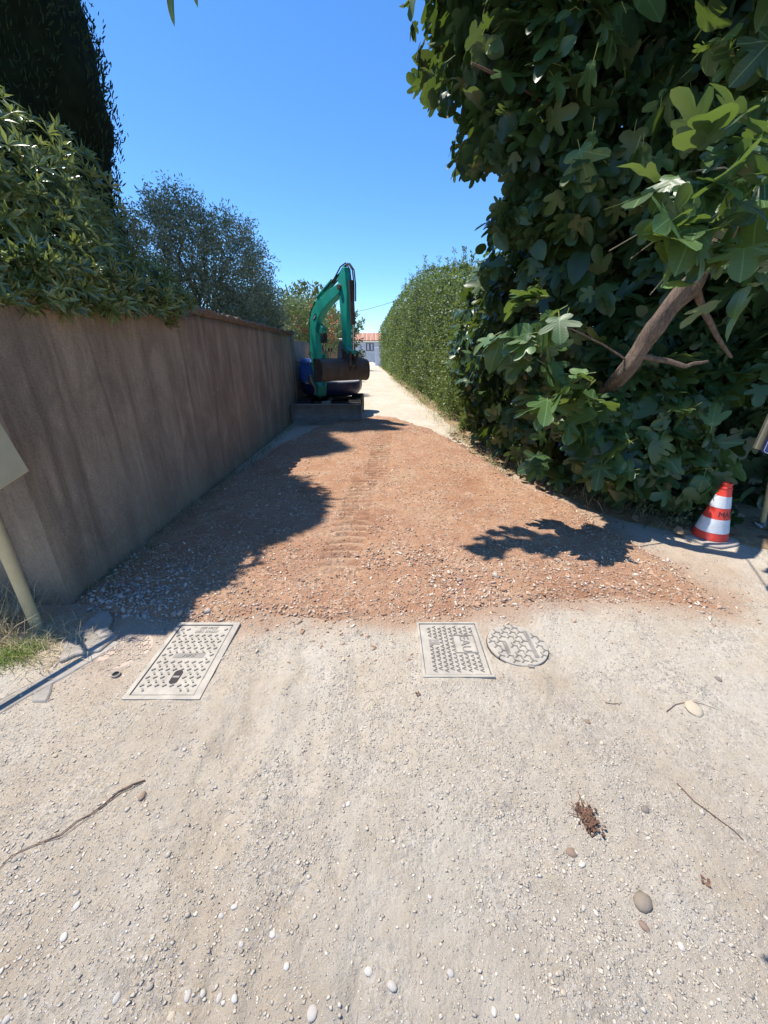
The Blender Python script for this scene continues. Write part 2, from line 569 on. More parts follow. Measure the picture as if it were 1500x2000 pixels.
def z_pale(x, y):
    z = .016 * fbm(x * .8 + 3, y * .8) + .009 * fbm(x * 3.1, y * 3.1 + 5) + .0045 * fbm(x * 11, y * 9, 3)
    near = smooth01((2.0 - y) / .6)
    # old wheel marks running towards the lane
    band = smooth01((.55 - np.abs(x + .10 * (y - 1) + .38)) / .3) * near
    z = z + band * (.010 * fbm(x * 13 + 2, y * 4.5, 4) + .006 * vnoise(x * 26, y * 11))
    z = z + .004 * fbm(x * 19, y * 17 + 3, 3) * near
    for c, w, a in ((-.72, .05, .012), (-.60, .035, -.012), (-.46, .035, .014), (-.36, .03, -.010), (-.22, .045, .013), (-.10, .03, -.009), (.62, .10, -.012), (.85, .05, .010)):
        z = z + a * rut(x + .10 * (y - 1), c + .03 * vnoise(y * 2.5, y * 0 + c * 9), w) * (near * .85 + .15) * (.6 + .6 * vnoise(y * 7, x * 3 + c))
    return z

def red_mask(x, y):
    return smooth01((poly_sdf(RED, x, y) + .13 * fbm(x * 2.6, y * 2.6, 4) + .05) / .22)

def z_red(x, y):
    m = red_mask(x, y)
    far = smooth01((y - 5.5) / 2.5)
    z = z_pale(x, y) + m * (.055 + .10 * far) - .03
    z = z + m * (.012 * fbm(x * 2.2 + 9, y * 2.2) + .007 * fbm(x * 9, y * 9, 3))
    # crawler track prints
    for cx, w, y0, y1, sl in ((-.10, .19, 4.6, 8.2, .03), (-.36, .18, 2.3, 5.2, .045)):
        c = cx + sl * (y - y0)
        band = smooth01((w - np.abs(x - c)) / .04) * smooth01((y - y0) / .4) * smooth01((y1 - y) / .4)
        z = z - band * m * (.014 + .022 * np.sin(2 * np.pi * (y + .12 * np.abs(x - c)) / .125))
    return z

def print_band(x, y):
    b = np.zeros(np.shape(x))
    for cx, w, y0, y1, sl in ((-.10, .19, 4.6, 8.2, .03), (-.36, .18, 2.3, 5.2, .045)):
        c = cx + sl * (y - y0)
        b = np.maximum(b, (np.abs(x - c) < w) * (y > y0 + .2) * (y < y1 - .2))
    return b

def z_top(x, y):
    x, y = np.atleast_1d(np.asarray(x, float)), np.atleast_1d(np.asarray(y, float))
    return np.maximum(z_pale(x, y), np.where(red_mask(x, y) > .02, z_red(x, y), -1))

def grid_mesh(name, xs, ys, zf, mat, keep=None):
    X, Y = np.meshgrid(xs, ys)
    Z = zf(X, Y)
    nx, ny = len(xs), len(ys)
    V = np.stack([X, Y, Z], -1).reshape(-1, 3)
    i = np.arange(nx * ny).reshape(ny, nx)
    F = np.stack([i[:-1, :-1], i[:-1, 1:], i[1:, 1:], i[1:, :-1]], -1).reshape(-1, 4)
    if keep is not None:
        k = keep(X, Y)
        kf = (k[:-1, :-1] | k[:-1, 1:] | k[1:, 1:] | k[1:, :-1]).reshape(-1)
        F = F[kf]
        used = np.unique(F)
        re = np.full(len(V), -1); re[used] = np.arange(len(used))
        V, F = V[used], re[F]
    me = bpy.data.meshes.new(name)
    me.vertices.add(len(V)); me.vertices.foreach_set('co', V.reshape(-1).astype(np.float32))
    me.loops.add(F.size); me.loops.foreach_set('vertex_index', F.reshape(-1).astype(np.int32))
    me.polygons.add(len(F)); me.polygons.foreach_set('loop_start', (np.arange(len(F)) * 4).astype(np.int32))
    me.polygons.foreach_set('use_smooth', np.ones(len(F), bool))
    me.update(calc_edges=True)
    return link_mesh(name, me, mat)

# far sheet to the horizon, a little below the worked surfaces
fs = MB()
fs.face([fs.bm.verts.new(p) for p in ((-900, -60, -.14), (900, -60, -.14), (900, 1500, -.14), (-900, 1500, -.14))])
tag(fs.build('ground', M['field']), kind='structure')
ys = np.concatenate([np.arange(-1.2, .3, .08), np.arange(.3, 2.2, .013), np.arange(2.2, 5, .04), np.arange(5, 12.6, .1)])
xs = np.concatenate([np.arange(-6, -2.1, .15), np.arange(-2.1, 2.1, .018), np.arange(2.1, 6.01, .1)])
fore = grid_mesh('gravel_forecourt', xs, ys, lambda X, Y: z_pale(X, Y) - .05 * smooth01((Y - 12.0) / .5), M['pale'])
tag(fore, kind='structure')
_n = len(fore.data.vertices)
_co = np.empty(_n * 3, np.float32); fore.data.vertices.foreach_get('co', _co); _co = _co.reshape(-1, 3)
_sd = poly_sdf(RED, _co[:, 0], _co[:, 1]) + .16 * fbm(_co[:, 0] * 4, _co[:, 1] * 4, 4)
_st = .85 * smooth01((_sd + .22) / .30)
# sandy spill right of the red patch and a pink smear on the left
_st = np.maximum(_st, .45 * smooth01(1 - np.hypot((_co[:, 0] - 2.35) / .75, (_co[:, 1] - 2.6) / .7) + .35 * fbm(_co[:, 0] * 3, _co[:, 1] * 3)))
_st = np.maximum(_st, .35 * smooth01(1 - np.hypot((_co[:, 0] + 1.5) / .35, (_co[:, 1] - 1.6) / .35) + .3 * fbm(_co[:, 0] * 3, _co[:, 1] * 3)))
_a = fore.data.attributes.new('stain', 'FLOAT', 'POINT'); _a.data.foreach_set('value', _st.astype(np.float32))
redo = grid_mesh('red_gravel_surface', np.arange(-2.3, 3.3, .02), np.arange(1.7, 10.2, .02), z_red, M['red'],
                 keep=lambda X, Y: red_mask(X, Y) > .01)
tag(redo, kind='structure')

# lane beyond the machine: bends slightly to the left between wall and hedge
LANE_R = [(9.0, 1.55), (12, 1.42), (16, 1.22), (22, .95), (30, .60), (40, .12), (60, -.8), (92, -2.4)]
LANE_L = [(9.0, -2.3), (12, -2.2), (16, -2.2), (22, -2.3), (30, -2.5), (40, -2.9), (60, -4.2), (92, -6.0)]
lm = MB()
ra, rb, rc = [], [], []
for (y, xr), (_, xl) in zip(LANE_R, LANE_L):
    ra.append(lm.bm.verts.new((xl, y, -.02 if y > 11 else -.05)))
    rb.append(lm.bm.verts.new(((xl + xr) / 2, y, .02 if y > 11 else -.05)))
    rc.append(lm.bm.verts.new((xr, y, -.02 if y > 11 else -.05)))
for i in range(len(ra) - 1):
    lm.face((ra[i], rb[i], rb[i + 1], ra[i + 1])); lm.face((rb[i], rc[i], rc[i + 1], rb[i + 1]))
tag(lm.build('lane', M['lane'], smooth=True), kind='structure')
# earth verge under the hedge and the fig
vm = MB()
V1, V2 = [], []
for y, x0 in [(2.6, 3.9), (2.9, 3.3), (3.2, 2.75), (3.6, 2.35), (4.2, 2.05), (5, 1.78), (6, 1.5), (7.5, 1.42), (9, 1.5), (12, 1.40), (16, 1.2), (22, .93), (30, .58), (40, .1), (60, -.82)]:
    V1.append(vm.bm.verts.new((x0, y, -.025)))
    V2.append((vm.bm.verts.new((x0 + .28, y, .045)), vm.bm.verts.new((x0 + 9, y, .10))))
for i in range(len(V1) - 1):
    vm.face((V1[i], V2[i][0], V2[i + 1][0], V1[i + 1]))
    vm.face((V2[i][0], V2[i][1], V2[i + 1][1], V2[i + 1][0]))
tag(vm.build('verge', M['verge'], smooth=True), kind='structure')

# ---- loose stones
def ico(sub=0, jitter=.0, seed=0, flat=(1, 1, 1)):
    bm = bmesh.new()
    bmesh.ops.create_icosphere(bm, subdivisions=sub, radius=1)
    r = np.random.default_rng(seed)
    v = np.array([list(x.co) for x in bm.verts])
    v *= (1 + jitter * r.normal(size=(len(v), 1)))
    v = v * np.array(flat)
    f = np.array([[x.index for x in fc.verts] for fc in bm.faces])
    bm.free()
    return v, f

def hull(seed, n=9, flat=(1, .8, .5)):
    r = np.random.default_rng(seed)
    bm = bmesh.new()
    p = norm(r.normal(size=(n, 3))) * np.array(flat)
    for q in p: bm.verts.new(q)
    g_ = bmesh.ops.convex_hull(bm, input=bm.verts[:])
    bmesh.ops.triangulate(bm, faces=bm.faces[:])
    loose = [v for v in bm.verts if not v.link_faces]
    bmesh.ops.delete(bm, geom=loose, context='VERTS')
    bm.verts.index_update()
    v = np.array([list(x.co) for x in bm.verts])
    f = np.array([[x.index for x in fc.verts] for fc in bm.faces])
    bm.free()
    return v, f

def flat_frames(n, tilt=.5):
    nrm = norm(np.stack([RNG.normal(0, tilt, n), RNG.normal(0, tilt, n), np.ones(n)], 1))
    a = RNG.random(n) * 2 * np.pi
    return frames(np.stack([np.cos(a), np.sin(a), np.zeros(n)], 1), nrm)

def pick(cols, n, jit=.12):
    cols = np.array(cols)
    c = cols[RNG.integers(0, len(cols), n)]
    return np.clip(c * (1 + RNG.normal(0, jit, (n, 1))), 0, 1)

PALE_COLS = [(.58, .53, .46), (.55, .50, .44), (.52, .47, .40), (.57, .52, .45), (.48, .44, .385), (.45, .41, .36), (.56, .49, .40), (.61, .57, .51), (.40, .36, .31), (.53, .48, .42)]
PALE_COLS = [tuple(v * k for v, k in zip(c, (.92, .90, .86))) for c in PALE_COLS]
RED_COLS = [(.45, .28, .185), (.50, .33, .22), (.41, .245, .16), (.58, .44, .33), (.64, .53, .42), (.53, .37, .26), (.68, .60, .49), (.36, .21, .135), (.48, .34, .25), (.44, .30, .215), (.50, .40, .32)]

PLATES = [(-1.27, -.90, 1.36, 1.96), (.19, .59, 1.49, 1.96), (.58, .95, 1.57, 1.94)]
def off_plates(x, y):
    k = np.ones(len(x), bool)
    for a, b_, c, d in PLATES:
        k &= ~((x > a) & (x < b_) & (y > c) & (y < d))
    return k

def scatter_pale(n, smin, smax, tm, name, tilt=.4, grit=True, smooth=True):
    nn_ = n * 6
    x = RNG.uniform(-2.1, 2.6, nn_); y = RNG.uniform(.25, 2.6, nn_)
    # denser near the camera where single grains show
    keep = RNG.random(nn_) < np.clip(1.25 - .42 * y, .12, 1)
    if grit:
        keep &= RNG.random(nn_) < np.clip(.5 + 1.1 * fbm(x * 1.5 + 4, y * 1.5, 4), .06, 1)
    px, py, _ = project(np.stack([x, y, 0 * x], 1))
    keep &= (px > -60) & (px < 1560) & (py < 2060) & (red_mask(x, y) < .4) & off_plates(x, y) & (x > -2.05)
    x, y = x[keep][:n], y[keep][:n]
    s = smin * (smax / smin) ** (RNG.random(len(x)) ** 2.6)
    z = z_pale(x, y) + s * .12
    sc = np.stack([s, s * RNG.uniform(.6, 1, len(x)), s * RNG.uniform(.35, .6, len(x))], 1)
    o = bulk(name, tm, np.stack([x, y, z], 1), flat_frames(len(x), tilt), sc, M['stone'], fore, col=pick(PALE_COLS, len(x)), smooth=smooth)
    return tag(o, kind='stuff')
scatter_pale(31000, .0019, .0055, hull(5, 8, (1, .9, .75)), 'fine_grit', smooth=False)
scatter_pale(14000, .0035, .0095, hull(8, 10, (1, .85, .65)), 'gravel_chippings', smooth=False)
scatter_pale(500, .005, .012, ico(1, .14, 4), 'rounded_gravel', .35)

def scatter_red(n, smin, smax, tm, name, edge=False):
    P = np.array(RED)
    x = RNG.uniform(-2.3, 3.0, n * 6); y = 1.6 + 7.6 * RNG.random(n * 6) ** 1.5
    m = red_mask(x, y)
    if edge:
        sdf = poly_sdf(RED, x, y)
        keep = (sdf > -.42) & (sdf < .25) & (y < 4.2) & (RNG.random(len(x)) < np.exp(-np.abs(sdf + .05) / .12) * np.clip(.55 + 1.1 * fbm(x * 3, y * 3, 3), .05, 1)) & off_plates(x, y)
    else:
        keep = (m > .3) & (RNG.random(len(x)) < np.clip(.55 + .9 * fbm(x * 1.7, y * 1.1 + 7, 4) + .25 * (y < 2.9), .12, 1))
    keep &= RNG.random(len(x)) > .82 * print_band(x, y)
    keep &= x > -2.08 - .019 * (y - 2.15) + .02
    x, y = x[keep][:n], y[keep][:n]
    s = smin * (smax / smin) ** (RNG.random(len(x)) ** 1.9)
    s *= np.where(y < 3.0, 1.2, .95) * np.clip(.95 + .5 * fbm(x * 1.3 + 5, y * 1.3, 3), .6, 1.5)
    z = z_top(x, y) + s * .2
    sc = np.stack([s, s * RNG.uniform(.55, 1, len(x)), s * RNG.uniform(.35, .75, len(x))], 1)
    c = pick(RED_COLS, len(x))
    grey = smooth01((-.9 - x) / .8)[:, None] * smooth01((3.0 - y) / .8)[:, None]
    c = c * (1 - .75 * grey) + np.array([.50, .45, .40]) * .75 * grey
    o = bulk(name, tm, np.stack([x, y, z], 1), flat_frames(len(x), .55), sc, M['stone'], redo, col=c)
    return tag(o, kind='stuff')
scatter_red(19500, .0045, .014, hull(21, 9, (1, .8, .55)), 'crushed_stone')
scatter_red(7500, .008, .022, hull(22, 10, (1, .75, .5)), 'coarse_stone')
scatter_red(420, .014, .034, hull(24, 10, (1, .8, .55)), 'larger_stone')
scatter_red(4200, .0045, .020, hull(23, 9, (1, .8, .5)), 'spilled_stone', True)

# ---- larger stones lying singly
STONE_MESH = []
for k in range(4):
    v, f = ico(2, .06, 40 + k, (1, .82, .55))
    me = bpy.data.meshes.new('stone')
    me.from_pydata([tuple(p) for p in v], [], [tuple(q) for q in f])
    for p in me.polygons: p.use_smooth = True
    STONE_MESH.append(me)
SMAT = {}
def solid_stone_mat(key, col):
    if key not in SMAT:
        SMAT[key] = paint('stone_' + key, col, .85, 0, .22, 25, .5, 130, .15, (.55, .5, .43), spec=.2)
    return SMAT[key]
def lone_stone(px, py, size_px, key, col, label, group=None, name='pebble', sq=(1, .85, .6)):
    p = gnd(px, py)
    v = py - 1000.0
    zc = p.y * CP + CAM_H * SP
    r = size_px * zc / FPX
    me = STONE_MESH[int(RNG.integers(0, 4))].copy()
    o = link_mesh(name, me, solid_stone_mat(key, col))
    o.location = (p.x, p.y, float(z_top(p.x, p.y)[0]) + r * .12)
    o.scale = (r * sq[0], r * sq[1] / .82, r * sq[2] / .55 * .7)
    o.rotation_euler = (RNG.uniform(-.2, .2), RNG.uniform(-.2, .2), RNG.uniform(0, 6.28))
    return tag(o, label, 'stone', group)
lone_stone(1255, 1764, 19, 'cobble', (.27, .22, .17), 'large smooth taupe cobble on the pale gravel, the biggest stone', name='cobble', sq=(1, .84, .8)).rotation_euler = (.05, .05, .45)
lone_stone(1260, 1581, 8, 'dark', (.22, .185, .16), 'small dark pebble beside the long thin stick', sq=(1, .9, .8))
lone_stone(1258, 1810, 9, 'brown', (.27, .19, .14), 'brown oval pebble just below the large taupe cobble', sq=(1.2, .8, .6))
lone_stone(1117, 1665, 9, 'brown', (.27, .19, .14), 'brown pebble just below the clump of dung', sq=(1.2, .9, .7))
lone_stone(1355, 1384, 17, 'tan', (.50, .42, .31), 'flat tan stone lying on a twig near the right edge', sq=(1.1, .9, .35))
lone_stone(1403, 1326, 6, 'dark', (.22, .185, .16), 'small dark pebble at the far right of the pale gravel', sq=(1.1, .8, .7))
lone_stone(1147, 1411, 6, 'brown', (.27, .19, .14), 'lone brown pebble on bare dust right of the round cover')
lone_stone(279, 1558, 8, 'brown', (.24, .17, .12), 'brown stone at the tip of the long bent twig', sq=(1.2, .8, .8))
lone_stone(720, 1896, 9, 'white', (.56, .515, .455), 'white pebble near the middle of the bottom edge')
lone_stone(766, 1926, 11, 'grey', (.47, .43, .385), 'grey angular pebble near the middle of the bottom edge', sq=(1, .75, .7))
for px, py, s, key, col in [(150, 1770, 9, 'white', 0), (124, 1830, 9, 'white', 0), (432, 1788, 7, 'grey', 0), (458, 1772, 8, 'white', 0),
        (368, 1946, 11, 'grey', 0), (230, 1952, 10, 'grey', 0), (292, 1928, 9, 'taupe', 0), (428, 1948, 9, 'grey', 0),
        (460, 1956, 8, 'white', 0), (472, 1848, 7, 'grey', 0), (334, 1984, 9, 'tan', 0), (344, 1464, 6, 'taupe', 0),
        (40, 1672, 9, 'taupe', 0), (108, 1476, 6, 'tan', 0), (12, 1990, 10, 'grey', 0), (532, 1824, 8, 'white', 0),
        (680, 1570, 6, 'white', 0), (1137, 1688, 8, 'white', 0), (1330, 1850, 8, 'white', 0),
        (1165, 1782, 7, 'white', 0), (1215, 1720, 6, 'tan', 0), (880, 1900, 8, 'grey', 0), (965, 1975, 9, 'white', 0),
        (1100, 1940, 7, 'tan', 0), (610, 1980, 14, 'grey', 0), (560, 1890, 7, 'white', 0), (840, 1750, 5, 'white', 0), (1310, 1948, 7, 'tan', 0), (1390, 1960, 6, 'white', 0)]:
    cc = {'white': (.56, .515, .455), 'grey': (.47, .43, .385), 'taupe': (.36, .31, .255), 'tan': (.50, .42, .31)}[key]
    names = {'white': 'white', 'grey': 'grey', 'taupe': 'taupe', 'tan': 'tan'}
    lone_stone(px, py, s * .9, key, cc, 'loose %s pebble among the foreground gravel' % names[key], 'loose %s pebbles in the foreground' % names[key],
               sq=(1, random.uniform(.65, .95), random.uniform(.5, .75)))

# ---- covers in the ground
def text_mesh(body, size, loc, xdir, mat, parent, name='lettering', depth=.004, shear=0.0):
    cu = bpy.data.curves.new('text', 'FONT')
    cu.body = body; cu.size = size; cu.extrude = depth; cu.align_x = 'CENTER'; cu.align_y = 'CENTER'; cu.shear = shear
    cu.resolution_u = 2
    to = bpy.data.objects.new('text', cu)
    COL.objects.link(to)
    dg = bpy.context.evaluated_depsgraph_get()
    me = bpy.data.meshes.new_from_object(to.evaluated_get(dg))
    bpy.data.objects.remove(to)
    x = Vector(xdir).normalized(); z = Vector((0, 0, 1)); y = z.cross(x)
    R = Matrix((x, y, z)).transposed().to_4x4()
    me.transform(Matrix.Translation(Vector(loc) - root_loc(parent)) @ R)
    me.materials.clear()
    return link_mesh(name, me, mat, parent)

ZP = .012
def bar(mb, c, ang, L, w, z0, z1):
    Mx = Matrix.Translation((c[0], c[1], 0)) @ Matrix.Rotation(ang, 4, 'Z')
    mb.box((-L / 2, -w / 2, z0), (L / 2, w / 2, z1), Mx)

# long plate with tread bosses
x0, x1, y0, y1 = -1.245, -.925, 1.395, 1.925
zp = float(np.max(z_pale(np.array([x0, x1, x0, x1]), np.array([y0, y0, y1, y1])))) + .006
t = thing('utility_cover', ((x0 + x1) / 2, (y0 + y1) / 2, 0), 'long rectangular steel cover with raised tread, lettered MPB', 'cover')
mb = MB()
w = .022
for lo, hi in (((x0 - w, y0 - w, -.05), (x1 + w * 1.6, y0, zp)), ((x0 - w, y1, -.05), (x1 + w * 1.6, y1 + w, zp)),
               ((x0 - w, y0, -.05), (x0, y1, zp)), ((x1, y0, -.05), (x1 + w * 1.6, y1, zp))):
    mb.box(lo, hi)
mb.build('frame', M['iron'], t)
mb = MB(); mb.box((x0 + .001, y0 + .001, -.05), (x1 - .001, y1 - .001, zp - .02)); mb.build('joint', M['gap'], t)
mb = MB(); mb.box((x0 + .0055, y0 + .006, -.04), (x1 - .0055, y1 - .006, zp - .003)); mb.build('lid', M['iron'], t, bevel=.002)
mb = MB()
r = 0
yy = y0 + .035
while yy < y1 - .02:
    xx = x0 + (.028 if r % 2 else .046)
    while xx < x1 - .02:
        u, v_ = (xx - x0) / (x1 - x0), (yy - y0) / (y1 - y0)
        skip = (.24 < u < .80 and .46 < v_ < .56) or (.42 < u < .66 and .12 < v_ < .31) or (.22 < u < .85 and v_ > .86) or (.2 < u < .62 and v_ < .09)
        if not skip:
            bar(mb, (xx, yy), .7 if r % 2 else -.9, .021, .0085, zp - .005, zp + .0022)
        xx += .0375
    r += 1
    yy += .0265
tag(mb.build('tread_pattern', M['iron_dark'], t), kind='stuff')
mb = MB(); mb.box((x0 + .085, y0 + .252, zp - .006), (x1 - .068, y0 + .29, zp - .0018)); mb.build('name_panel', M['iron_dark'], t)
text_mesh('MPB', .036, ((x0 + x1) / 2 + .008, y0 + .271, zp - .0005), (1, 0, 0), M['iron'], t, depth=.002, shear=.25)
text_mesh('SERVICE', .030, ((x0 + x1) / 2 + .02, y1 - .032, zp - .003), (1, 0, 0), M['iron_dark'], t, depth=.002, shear=.2)
text_mesh('DES EAUX', .030, ((x0 + x1) / 2 + .02, y1 - .064, zp - .003), (1, 0, 0), M['iron_dark'], t, depth=.002, shear=.2)
mb = MB()
cx, cy = (x0 + x1) / 2 + .012, y0 + .118
ring = [(cx + .022 * math.cos(a), cy + (.026 if math.sin(a) >= 0 else -.026) + .02 * math.sin(a)) for a in np.linspace(0, 2 * math.pi, 20, endpoint=False)]
mb.poly_prism([(a, b_, zp - .01) for a, b_ in ring], [(a, b_, zp - .0012) for a, b_ in ring]); ko = mb.build('keyhole', M['gap'], t)
mb = MB(); bar(mb, (cx, cy), 0, .036, .014, zp - .004, zp + .001); mb.build('lifting_bar', M['iron_dark'], t, bevel=.002)

# square water plate
x0, x1, y0, y1 = .215, .56, 1.525, 1.935
zp = float(np.max(z_pale(np.array([x0, x1, x0, x1]), np.array([y0, y0, y1, y1])))) + .006
t = thing('water_cover', ((x0 + x1) / 2, (y0 + y1) / 2, 0), 'square dusty iron cover marked EAU beside the round cover', 'cover')
mb = MB(); w = .014
for lo, hi in (((x0 - w, y0 - w, -.05), (x1 + w, y0, zp)), ((x0 - w, y1, -.05), (x1 + w, y1 + w, zp)),
               ((x0 - w, y0, -.05), (x0, y1, zp)), ((x1, y0, -.05), (x1 + w, y1, zp))):
    mb.box(lo, hi)
mb.build('frame', M['iron'], t)
mb = MB(); mb.box((x0 + .001, y0 + .001, -.05), (x1 - .001, y1 - .001, zp - .02)); mb.build('joint', M['gap'], t)
mb = MB(); mb.box((x0 + .004, y0 + .004, -.04), (x1 - .004, y1 - .004, zp - .003)); mb.build('lid', M['iron'], t, bevel=.002)
mb = MB()
r = 0
xx = x0 + .055
while xx < x1 - .015:
    yy = y0 + .03 + (.014 if r % 2 else 0)
    while yy < y1 - .02:
        u, v_ = (xx - x0) / (x1 - x0), (yy - y0) / (y1 - y0)
        if not ((.53 < u < .92 and .37 < v_ < .76) or (u < .32 and .54 < v_ < .68)):
            # small A-shaped chevrons
            bar(mb, (xx, yy + .005), .55, .022, .0042, zp - .005, zp + .0016)
            bar(mb, (xx, yy - .005), -.55, .022, .0042, zp - .005, zp + .0016)
        yy += .03
    xx += .031
    r += 1
tag(mb.build('tread_pattern', M['iron_dark'], t), kind='stuff')
px0, px1, py0, py1 = x0 + .54 * .345, x0 + .91 * .345, y0 + .385 * .41, y0 + .75 * .41
mb = MB()
for lo, hi in (((px0, py0, zp - .005), (px1, py0 + .006, zp + .001)), ((px0, py1 - .006, zp - .005), (px1, py1, zp + .001)),
               ((px0, py0 + .006, zp - .005), (px0 + .006, py1 - .006, zp + .001)), ((px1 - .006, py0 + .006, zp - .005), (px1, py1 - .006, zp + .001))):
    mb.box(lo, hi)
mb.build('name_frame', M['iron_dark'], t)
mb = MB(); mb.box((px0 + .007, py0 + .007, zp - .008), (px1 - .007, py1 - .007, zp - .0022)); mb.build('name_panel', M['iron'], t)
text_mesh('EAU', .075, ((px0 + px1) / 2, (py0 + py1) / 2, zp - .001), (0, -1, 0), M['iron_dark'], t, depth=.003)
mb = MB(); mb.box((x0 + .045, y0 + .225, zp - .01), (x0 + .105, y0 + .268, zp - .0016)); mb.build('key_slot', M['iron_dark'], t)
text_mesh('5', .042, (x0 + .078, y0 + .246, zp - .0006), (0, -1, 0), M['iron'], t, depth=.001)

def chevrons(mb, c, R, z0, z1, step=.047, keep=lambda u, v: True, wd=.0066):
    """the three-armed anti-slip ribs of a round cover"""
    r = 0
    y = -R
    while y < R:
        x = -R + (step * .5 if r % 2 else 0)
        while x < R:
            if math.hypot(x, y) < R - .016 and keep(x / R, y / R):
                for a in (math.pi / 2 + .25, math.pi / 2 + .25 + 2.1, math.pi / 2 + .25 - 2.1):
                    L = step * .50
                    bar(mb, (c[0] + x + math.cos(a) * L / 2, c[1] + y + math.sin(a) * L / 2), a, L, wd, z0, z1)
            x += step
        y += step * .82
        r += 1

cx, cy, R = .765, 1.755, .168
zp = float(z_pale(np.array([cx]), np.array([cy]))[0]) + .010
t = thing('round_cover', (cx, cy, 0), 'round iron manhole cover with three-armed ribs right of the EAU cover', 'cover')
mb = MB(); mb.lathe((cx, cy, 0), [(R + .004, -.04), (R + .004, zp - .012)], 40); mb.build('joint', M['gap'], t)
mb = MB(); mb.lathe((cx, cy, 0), [(R, -.03), (R, zp - .004), (R - .003, zp - .001)], 40); mb.build('lid', M['iron'], t)
mb = MB()
chevrons(mb, (cx, cy), R, zp - .004, zp + .003, keep=lambda u, v: not (.36 < u < .56 and abs(v) < .68) and not (-.55 < u < -.30 and -.5 < v < .15))
tag(mb.build('tread_pattern', M['iron_dark'], t), kind='stuff')
for cc, h_ in ((.46, .11), (-.42, .05)):
    mb = MB(); mb.box((cx + cc * R - .012, cy - h_ - (.025 if cc < 0 else 0), zp - .003), (cx + cc * R + .012, cy + h_ - (.025 if cc < 0 else 0), zp + .0015))
    mb.build('plain_bar', M['iron_dark'], t, bevel=.001)
mb = MB(); mb.box((cx + .005, cy - R - .012, zp - .012), (cx + .035, cy - R + .012, zp + .002)); mb.build('hinge_lug', M['iron_dark'], t, bevel=.002)

# nearly buried cover on the left
cx, cy, R = -1.475, 1.72, .15
zp = float(z_pale(np.array([cx]), np.array([cy]))[0]) - .004
t = thing('buried_cover', (cx, cy, 0), 'half buried round cover with ribs showing through pinkish dust', 'cover')
mb = MB(); mb.lathe((cx, cy, 0), [(R, -.03), (R, zp), (R - .004, zp + .002)], 32); mb.build('lid', M['pink_dust'], t)
mb = MB(); chevrons(mb, (cx, cy), R, zp - .002, zp + .007, keep=lambda u, v: v > -.8 and u * .5 + v > -.5, wd=.0055); tag(mb.build('tread_pattern', M['pink_dust'], t), kind='stuff')

# stop-cock tube set in the ground
p = gnd(227, 1319)
zt = float(z_pale(np.array([p.x]), np.array([p.y]))[0])
t = thing('valve_tube', (p.x, p.y, 0), 'small round metal valve tube set in the ground by the long cover', 'tube')
mb = MB(); mb.lathe((p.x, p.y, zt), [(.022, -.03), (.022, .012), (.016, .012), (.016, -.01)], 18); mb.build('rim', M['iron_dark'], t)
mb = MB(); mb.lathe((p.x, p.y, zt), [(.0155, -.03), (.0155, .002)], 14); mb.build('plug', M['gap'], t)

# broken concrete edging on the left
def slab(name, pts, h, mat, label, cat):
    mb = MB()
    P = [gnd(*q) for q in pts]
    ring0 = [Vector((q.x, q.y, -.05)) for q in P]
    ring1 = [Vector((q.x, q.y, float(z_pale(np.array([q.x]), np.array([q.y]))[0]) + h)) for q in P]
    mb.poly_prism(ring0, ring1)
    return tag(mb.build(name, mat, None, bevel=.006), label, cat)
slab('concrete_slab', [(152, 1243), (176, 1212), (196, 1200), (214, 1198), (222, 1212), (214, 1232), (232, 1246), (196, 1276), (150, 1284), (118, 1298), (128, 1262)], .020, M['concrete'],
     'broken grey concrete slab at the foot of the wall', 'slab')
slab('concrete_edging', [(226, 1252), (236, 1258), (130, 1322), (40, 1372), (-40, 1420), (-60, 1402), (20, 1358), (110, 1310)], .005, M['concrete'],
     'narrow concrete strip running to the left edge of the picture', 'edging')
slab('concrete_patch', [(62, 1362), (104, 1335), (100, 1356), (92, 1372), (64, 1374)], .010, M['concrete'],
     'small grey concrete patch beside the narrow concrete strip', 'slab')

# ---- sticks, dung
def stick(name, pts, r, mat, label, cat='twig'):
    mb = MB()
    P = []
    for px, py in pts:
        q = gnd(px, py)
        P.append(Vector((q.x, q.y, float(z_top(q.x, q.y)[0]) + r * 1.1 + .002)))
    mb.tube(P, [r * (1 - .5 * i / (len(P) - 1)) for i in range(len(P))], 6)
    return tag(mb.build(name, mat, None, smooth=True), label, cat)
M['dry_stick'] = paint('dry_stick', (.16, .10, .07), .8, 0, .3, 30, .2)
stick('stick', [(1322, 1530), (1338, 1548), (1356, 1566), (1384, 1585), (1410, 1604), (1434, 1622), (1452, 1641)], .0024, M['dry_stick'], 'long thin dark stick on the gravel at right')
stick('twig', [(285, 1529), (262, 1536), (232, 1551), (205, 1572), (178, 1592), (150, 1606), (118, 1632), (90, 1644), (58, 1655), (22, 1673), (-6, 1702)], .0028, M['dry_stick'], 'long bent twig on the gravel at left')
stick('twig', [(280, 1533), (240, 1551), (200, 1578), (172, 1600), (120, 1637), (70, 1652)], .0016, M['dry_stick'], 'thin twig lying alongside the long bent twig')
stick('twig', [(1302, 1389), (1320, 1375), (1348, 1370), (1372, 1374), (1405, 1387)], .0018, M['dry_stick'], 'thin tan twig under the flat tan stone')
stick('twig', [(1182, 1374), (1198, 1375), (1215, 1373)], .0018, M['dry_stick'], 'short straight twig left of the flat tan stone')

